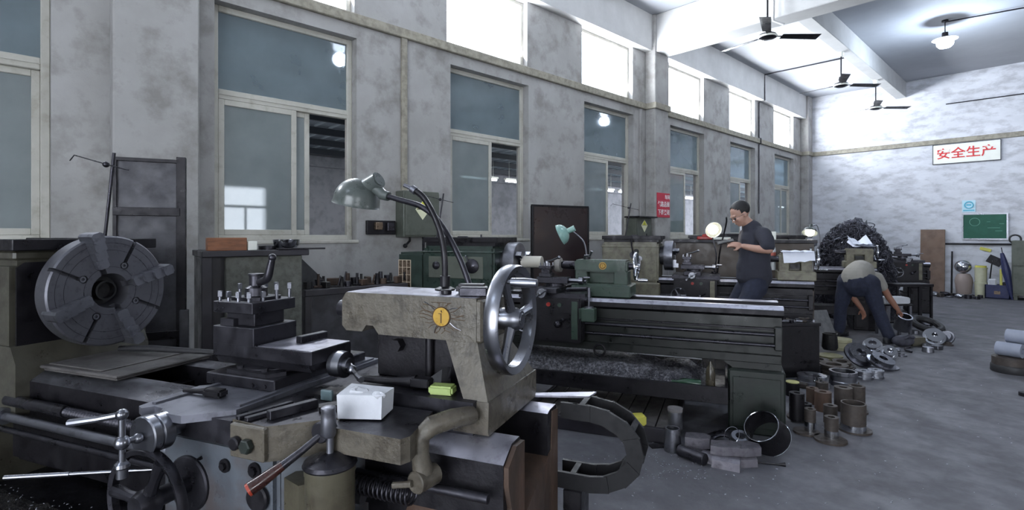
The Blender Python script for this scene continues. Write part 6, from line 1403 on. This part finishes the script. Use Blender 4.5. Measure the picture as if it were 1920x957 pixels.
def clutter(spots, where, grp, sc=1.):
    for i, (x, y) in enumerate(spots):
        r_ = rnd.uniform(.035, .06) * sc; k = i % 5
        mb = [MB().rev([(r_ * .4, 0), (r_, 0), (r_, r_ * .3), (r_ * .6, r_ * .35), (r_ * .6, r_ * .7), (r_ * .4, r_ * .7), (r_ * .4, 0)], (0, 0, 0), (0, 0, 1), 24),
              MB().tube([(-r_, 0, .012), (0, r_ * .5, .02), (r_, 0, .03), (r_ * .6, -r_ * .6, .045)], r_ * .18, 7, sub=3),
              MB().cyl((-r_ * 1.3, 0, r_ * .35), (r_ * 1.3, 0, r_ * .35), r_ * .35, seg=14),
              MB().rev([(0, 0), (r_, 0), (r_ * .9, r_ * .9), (r_ * .5, r_), (0, r_)], (0, 0, 0), (0, 0, 1), 22),
              MB().box(-r_ * .8, r_ * .8, -r_ * .8, r_ * .8, 0, r_ * .8, .006)][k]
        mesh_thing(mb, kinds5[k][0], rnd.choice([steelb, dsteel, aluml, tubem]), '%s, %s %s' % (kinds5[k][1], ORD[i], where), 'metal part', fl(x, y), rnd.uniform(0, 3), grp)
clutter([(1486, 700), (1499, 684), (1507, 708), (1513, 676), (1489, 690), (1548, 690), (1600, 700), (1598, 722), (1549, 727), (1504, 727)], 'from the green lathe among the shiny parts', 'small parts among the shiny rings')
clutter([(1690, 668), (1704, 660), (1733, 652), (1740, 660), (1757, 655), (1778, 648), (1766, 632), (1752, 622), (1716, 626)], 'from the shoe of the bending man', 'small parts around the bending man', 1.1)
# stack at the frame edge
q0 = fl(1897, 698)
t0 = mesh_thing(MB().rev([(.05, 0), (.16, 0), (.165, .01), (.165, .065), (.16, .075), (.05, .075), (.05, 0)], (0, 0, 0), (0, 0, 1), 44), 'rubber_disc', rubberd, 'lowest dark disc of the stack at the picture edge', 'disc', q0)
t0 = mesh_thing(MB().rev([(.05, 0), (.155, 0), (.155, .075), (.05, .08), (.05, 0)], (0, 0, 0), (0, 0, 1), 44), 'rubber_disc', tubem, 'brownish disc second from the floor at the picture edge', 'disc', q0 + Vector((0, 0, .0765)))
roll = M('pale_roll', '#868b9a', '#747988', rough=.6, scale=6, amt=.4)
def rollp(px_off, z, label):
    p = q0 + RV * px_off + Vector((0, 0, z)); mb = MB().ring((0, -.10, .07), (0, .10, .07), .07, .028, 32)
    return mesh_thing(mb, 'paper_roll', roll, label, 'roll', p, YAW + .5)
rollp(-.02, .158, 'pale roll lying on the brownish disc at the picture edge'); rollp(.085, .285, 'topmost pale roll of the stack at the picture edge')
mesh_thing(MB().box(-.05, .05, -.04, .04, 0, .11, .004), 'beige_block', M('beige', '#8c8072', rough=.6), 'beige block beside the rolls at the picture edge', 'block', q0 + RV * .135 - DV * .02 + Vector((0, 0, .158)), YAW)
mesh_thing(MB().cyl((0, 0, 0), (0, 0, .03), .05, seg=20), 'small_disc', dsteel2, 'small dark disc on the open floor at the picture edge', 'disc', fl(1924, 743))
# floor litter flakes
rnd = random.Random(17); mb = MB()
for i in range(260):
    if i < 90: p = gz(rnd.uniform(1050, 1480), rnd.uniform(830, 955))
    elif i < 170: p = gz(rnd.uniform(1450, 1915), rnd.uniform(640, 955))
    else: p = gz(rnd.uniform(1180, 1330), rnd.uniform(850, 900))
    s = rnd.uniform(.002, .006); mb.box(p.x - s, p.x + s, p.y - s * .5, p.y + s * .5, .0, .0022, 0, rnd.uniform(0, 3), rnd.uniform(-.3, .3))
tag(mb.build('floor_chips', aluml, smooth=0), 'tiny bright metal flakes scattered over the concrete floor', 'metal flakes', kind='stuff')

# ---------------------------------------------------------------- along the end wall
def wy(px, Y): q = ray(px); return q * (Y / q.y)
p = wy(1748, YF - .12); 
mesh_thing(MB().box(-.235, .235, -.02, .02, 0, 1.52, .004), 'plywood_board', plyw, 'tall brown plywood board leaning against the end wall', 'board', (p.x, YF - .14, 0.001), 0, None, (-.06, 0, 0))
def endp(px, y=.3): q = wy(px, YF - y); return Vector((q.x, YF - y, .0005))
mesh_thing(MB().cyl((0, 0, 0), (0, .10, 1.0), .018, seg=10), 'iron_rod', dsteel2, 'thin dark rod leaning on the end wall beside the plywood', 'rod', endp(1784, .16))
mesh_thing(MB().rev([(0, 0), (.13, 0), (.14, .10), (.165, .32), (.15, .42), (.11, .50), (0, .52)], (0, 0, 0), (0, 0, 1), 28), 'clay_urn', M('pinkish_clay', '#8b7d78', rough=.6, scale=6), 'pinkish rounded urn standing by the end wall under the shiny ball', 'urn', endp(1807, .45))
mesh_thing(MB().ball((0, 0, .15), .155, (1, 1, .95), 28, 18), 'shiny_ball', chrome, 'shiny metal ball resting on the pinkish urn', 'ball', endp(1806, .45) + Vector((0, 0, .515)))
for i, (x, r_, h_) in enumerate(((1836, .03, .62),)): mesh_thing(MB().cyl((0, 0, 0), (0, 0, h_), r_, seg=12), 'dark_post', dsteel2, 'short dark post between the urn and the white buckets', 'post', endp(x, .25))
bw = M('off_white_plastic', '#b9b89f', '#a3a28a', rough=.5, scale=6)
b1 = thing('plastic_bucket', 'lower off-white bucket of the stack by the end wall', 'bucket', endp(1839, .5))
MB().rev([(0, 0), (.10, 0), (.11, .30), (.118, .30), (.118, .33), (0, .33)], (0, 0, 0), (0, 0, 1), 28).build('bucket_body', bw, b1)
b2 = dup(b1, endp(1839, .5) + Vector((0, 0, .331)), (0, 0, 1), 'upper off-white bucket with a yellow rim by the end wall')
MB().cyl((0, 0, .33), (0, 0, .37), .10, seg=28).build('bucket_lid', yellowp, b2)
cr = thing('blue_crate', 'dark blue crate full of odds and ends by the grey cabinet', 'crate', endp(1871, .55))
MB().box(-.20, .20, -.17, .17, 0, .02).box(-.20, .20, -.17, -.15, 0, .30, .004).box(-.20, .20, .15, .17, 0, .30, .004).box(-.20, -.18, -.17, .17, 0, .30, .004).box(.18, .20, -.17, .17, 0, .30, .004).build('crate_body', bluep, cr)
MB().box(-.05, .05, -.176, -.168, .10, .17).build('crate_label', brassm, cr)
c0 = cr.location + Vector((0, 0, .0205))
mesh_thing(MB().box(-.02, .02, -.10, .10, 0, .62, .01), 'yellow_board', yellowp, 'yellow board leaning up inside the blue crate', 'board', c0 + Vector((.05, .02, .0)), .1)
mesh_thing(MB().box(-.07, .07, -.05, .05, 0, .40, .02), 'white_bag', cloth_w, 'white bag sticking out of the blue crate', 'bag', c0 + Vector((-.09, -.02, 0)), .1)
mesh_thing(MB().box(-.05, .05, -.05, .05, 0, .34, .01), 'grey_carton', dsteel, 'grey carton at the far side of the blue crate', 'carton', c0 + Vector((.125, .0, 0)), .0)
mesh_thing(MB().cyl((-.09, 0, 0), (-.02, .0, .75), .012, seg=8).box(-.10, .16, -.02, .02, .72, .90, .004, ry=.5), 'dust_shovel', dsteel2, 'dark shovel standing behind the blue crate', 'shovel', endp(1862, .22))
mesh_thing(MB().box(-.10, .10, -.01, .01, 0, .07, .004, ry=.3), 'yellow_rag', yellowp, 'yellow rag hanging on the end wall above the crate', 'rag', (wy(1848, YF).x, YF - .012, 1.02))
cab = thing('grey_cabinet', 'grey steel cabinet against the end wall at the picture edge', 'cabinet', (-.55, YF - .45, 0))
MB().box(-.27, .75, -.30, .40, .10, 1.27, .006).box(-.24, -.18, -.28, -.22, 0, .10).box(.62, .70, -.28, -.22, 0, .10).box(-.24, -.18, .3, .36, 0, .10).box(.62, .7, .3, .36, 0, .1).build('cabinet_body', boxgreen, cab)
MB().box(-.25, .73, -.312, -.30, .14, .72, .004).build('door', boxgreen, cab); MB().box(-.25, .73, -.312, -.30, .74, 1.25, .004).build('door', boxgreen, cab)
MB().torus((0, 0, 0), (0, 1, 0), .09, .018, 20, 8).xf(Matrix.Translation((-.22, -.2, 1.30))).build('cable_loop', rubberd, cab)
um = thing('umbrella', 'folded dark blue umbrella leaning on the grey cabinet', 'umbrella', endp(1893, .78))
MB().tube([(.04, 0, .01), (-.05, 0, .60), (-.12, 0, 1.0)], [.015, .075, .03], 10, sub=4).build('umbrella_canopy', bluep, um); MB().cyl((-.11, 0, .98), (-.13, 0, 1.12), .008, seg=8).build('handle', dsteel2, um)
rnd = random.Random(41)
for i in range(16):
    k = i % 4; r_ = rnd.uniform(.045, .075); q = endp(1752 + 86 * i / 15, .75 + .18 * (i % 3))
    mb = [MB().ball((0, 0, r_ * .8), r_, (1.3, 1, .75), 10, 7), MB().torus((0, 0, r_ * .4), (.1, 0, 1), r_, r_ * .35, 18, 6), MB().box(-r_, r_, -r_ * .7, r_ * .7, 0, r_ * 1.2, .01), MB().cyl((0, 0, 0), (0, 0, r_ * 1.3), r_, seg=14)][k]
    mesh_thing(mb, ('metal_lump', 'metal_ring', 'metal_block', 'metal_plug')[k], rnd.choice([dsteel, steelb, tubem, aluml]), 'metal scrap, %s from the plywood board along the end wall' % ORD[i], 'metal scrap', q, rnd.uniform(0, 3), 'scrap lying before the end wall')
tb = thing('steel_table', 'dark steel table with thin legs in front of the plywood board', 'table', gz(1722, 612), YAW)
MB().box(-.34, .24, 0, .27, .60, .64, .003).build('table_top', dsteel2, tb)
for x in (-.32, .02, .20):
    for y in (.01, .22): MB().box(x, x + .03, y, y + .03, 0, .60, .002).build('leg', dsteel2, tb)
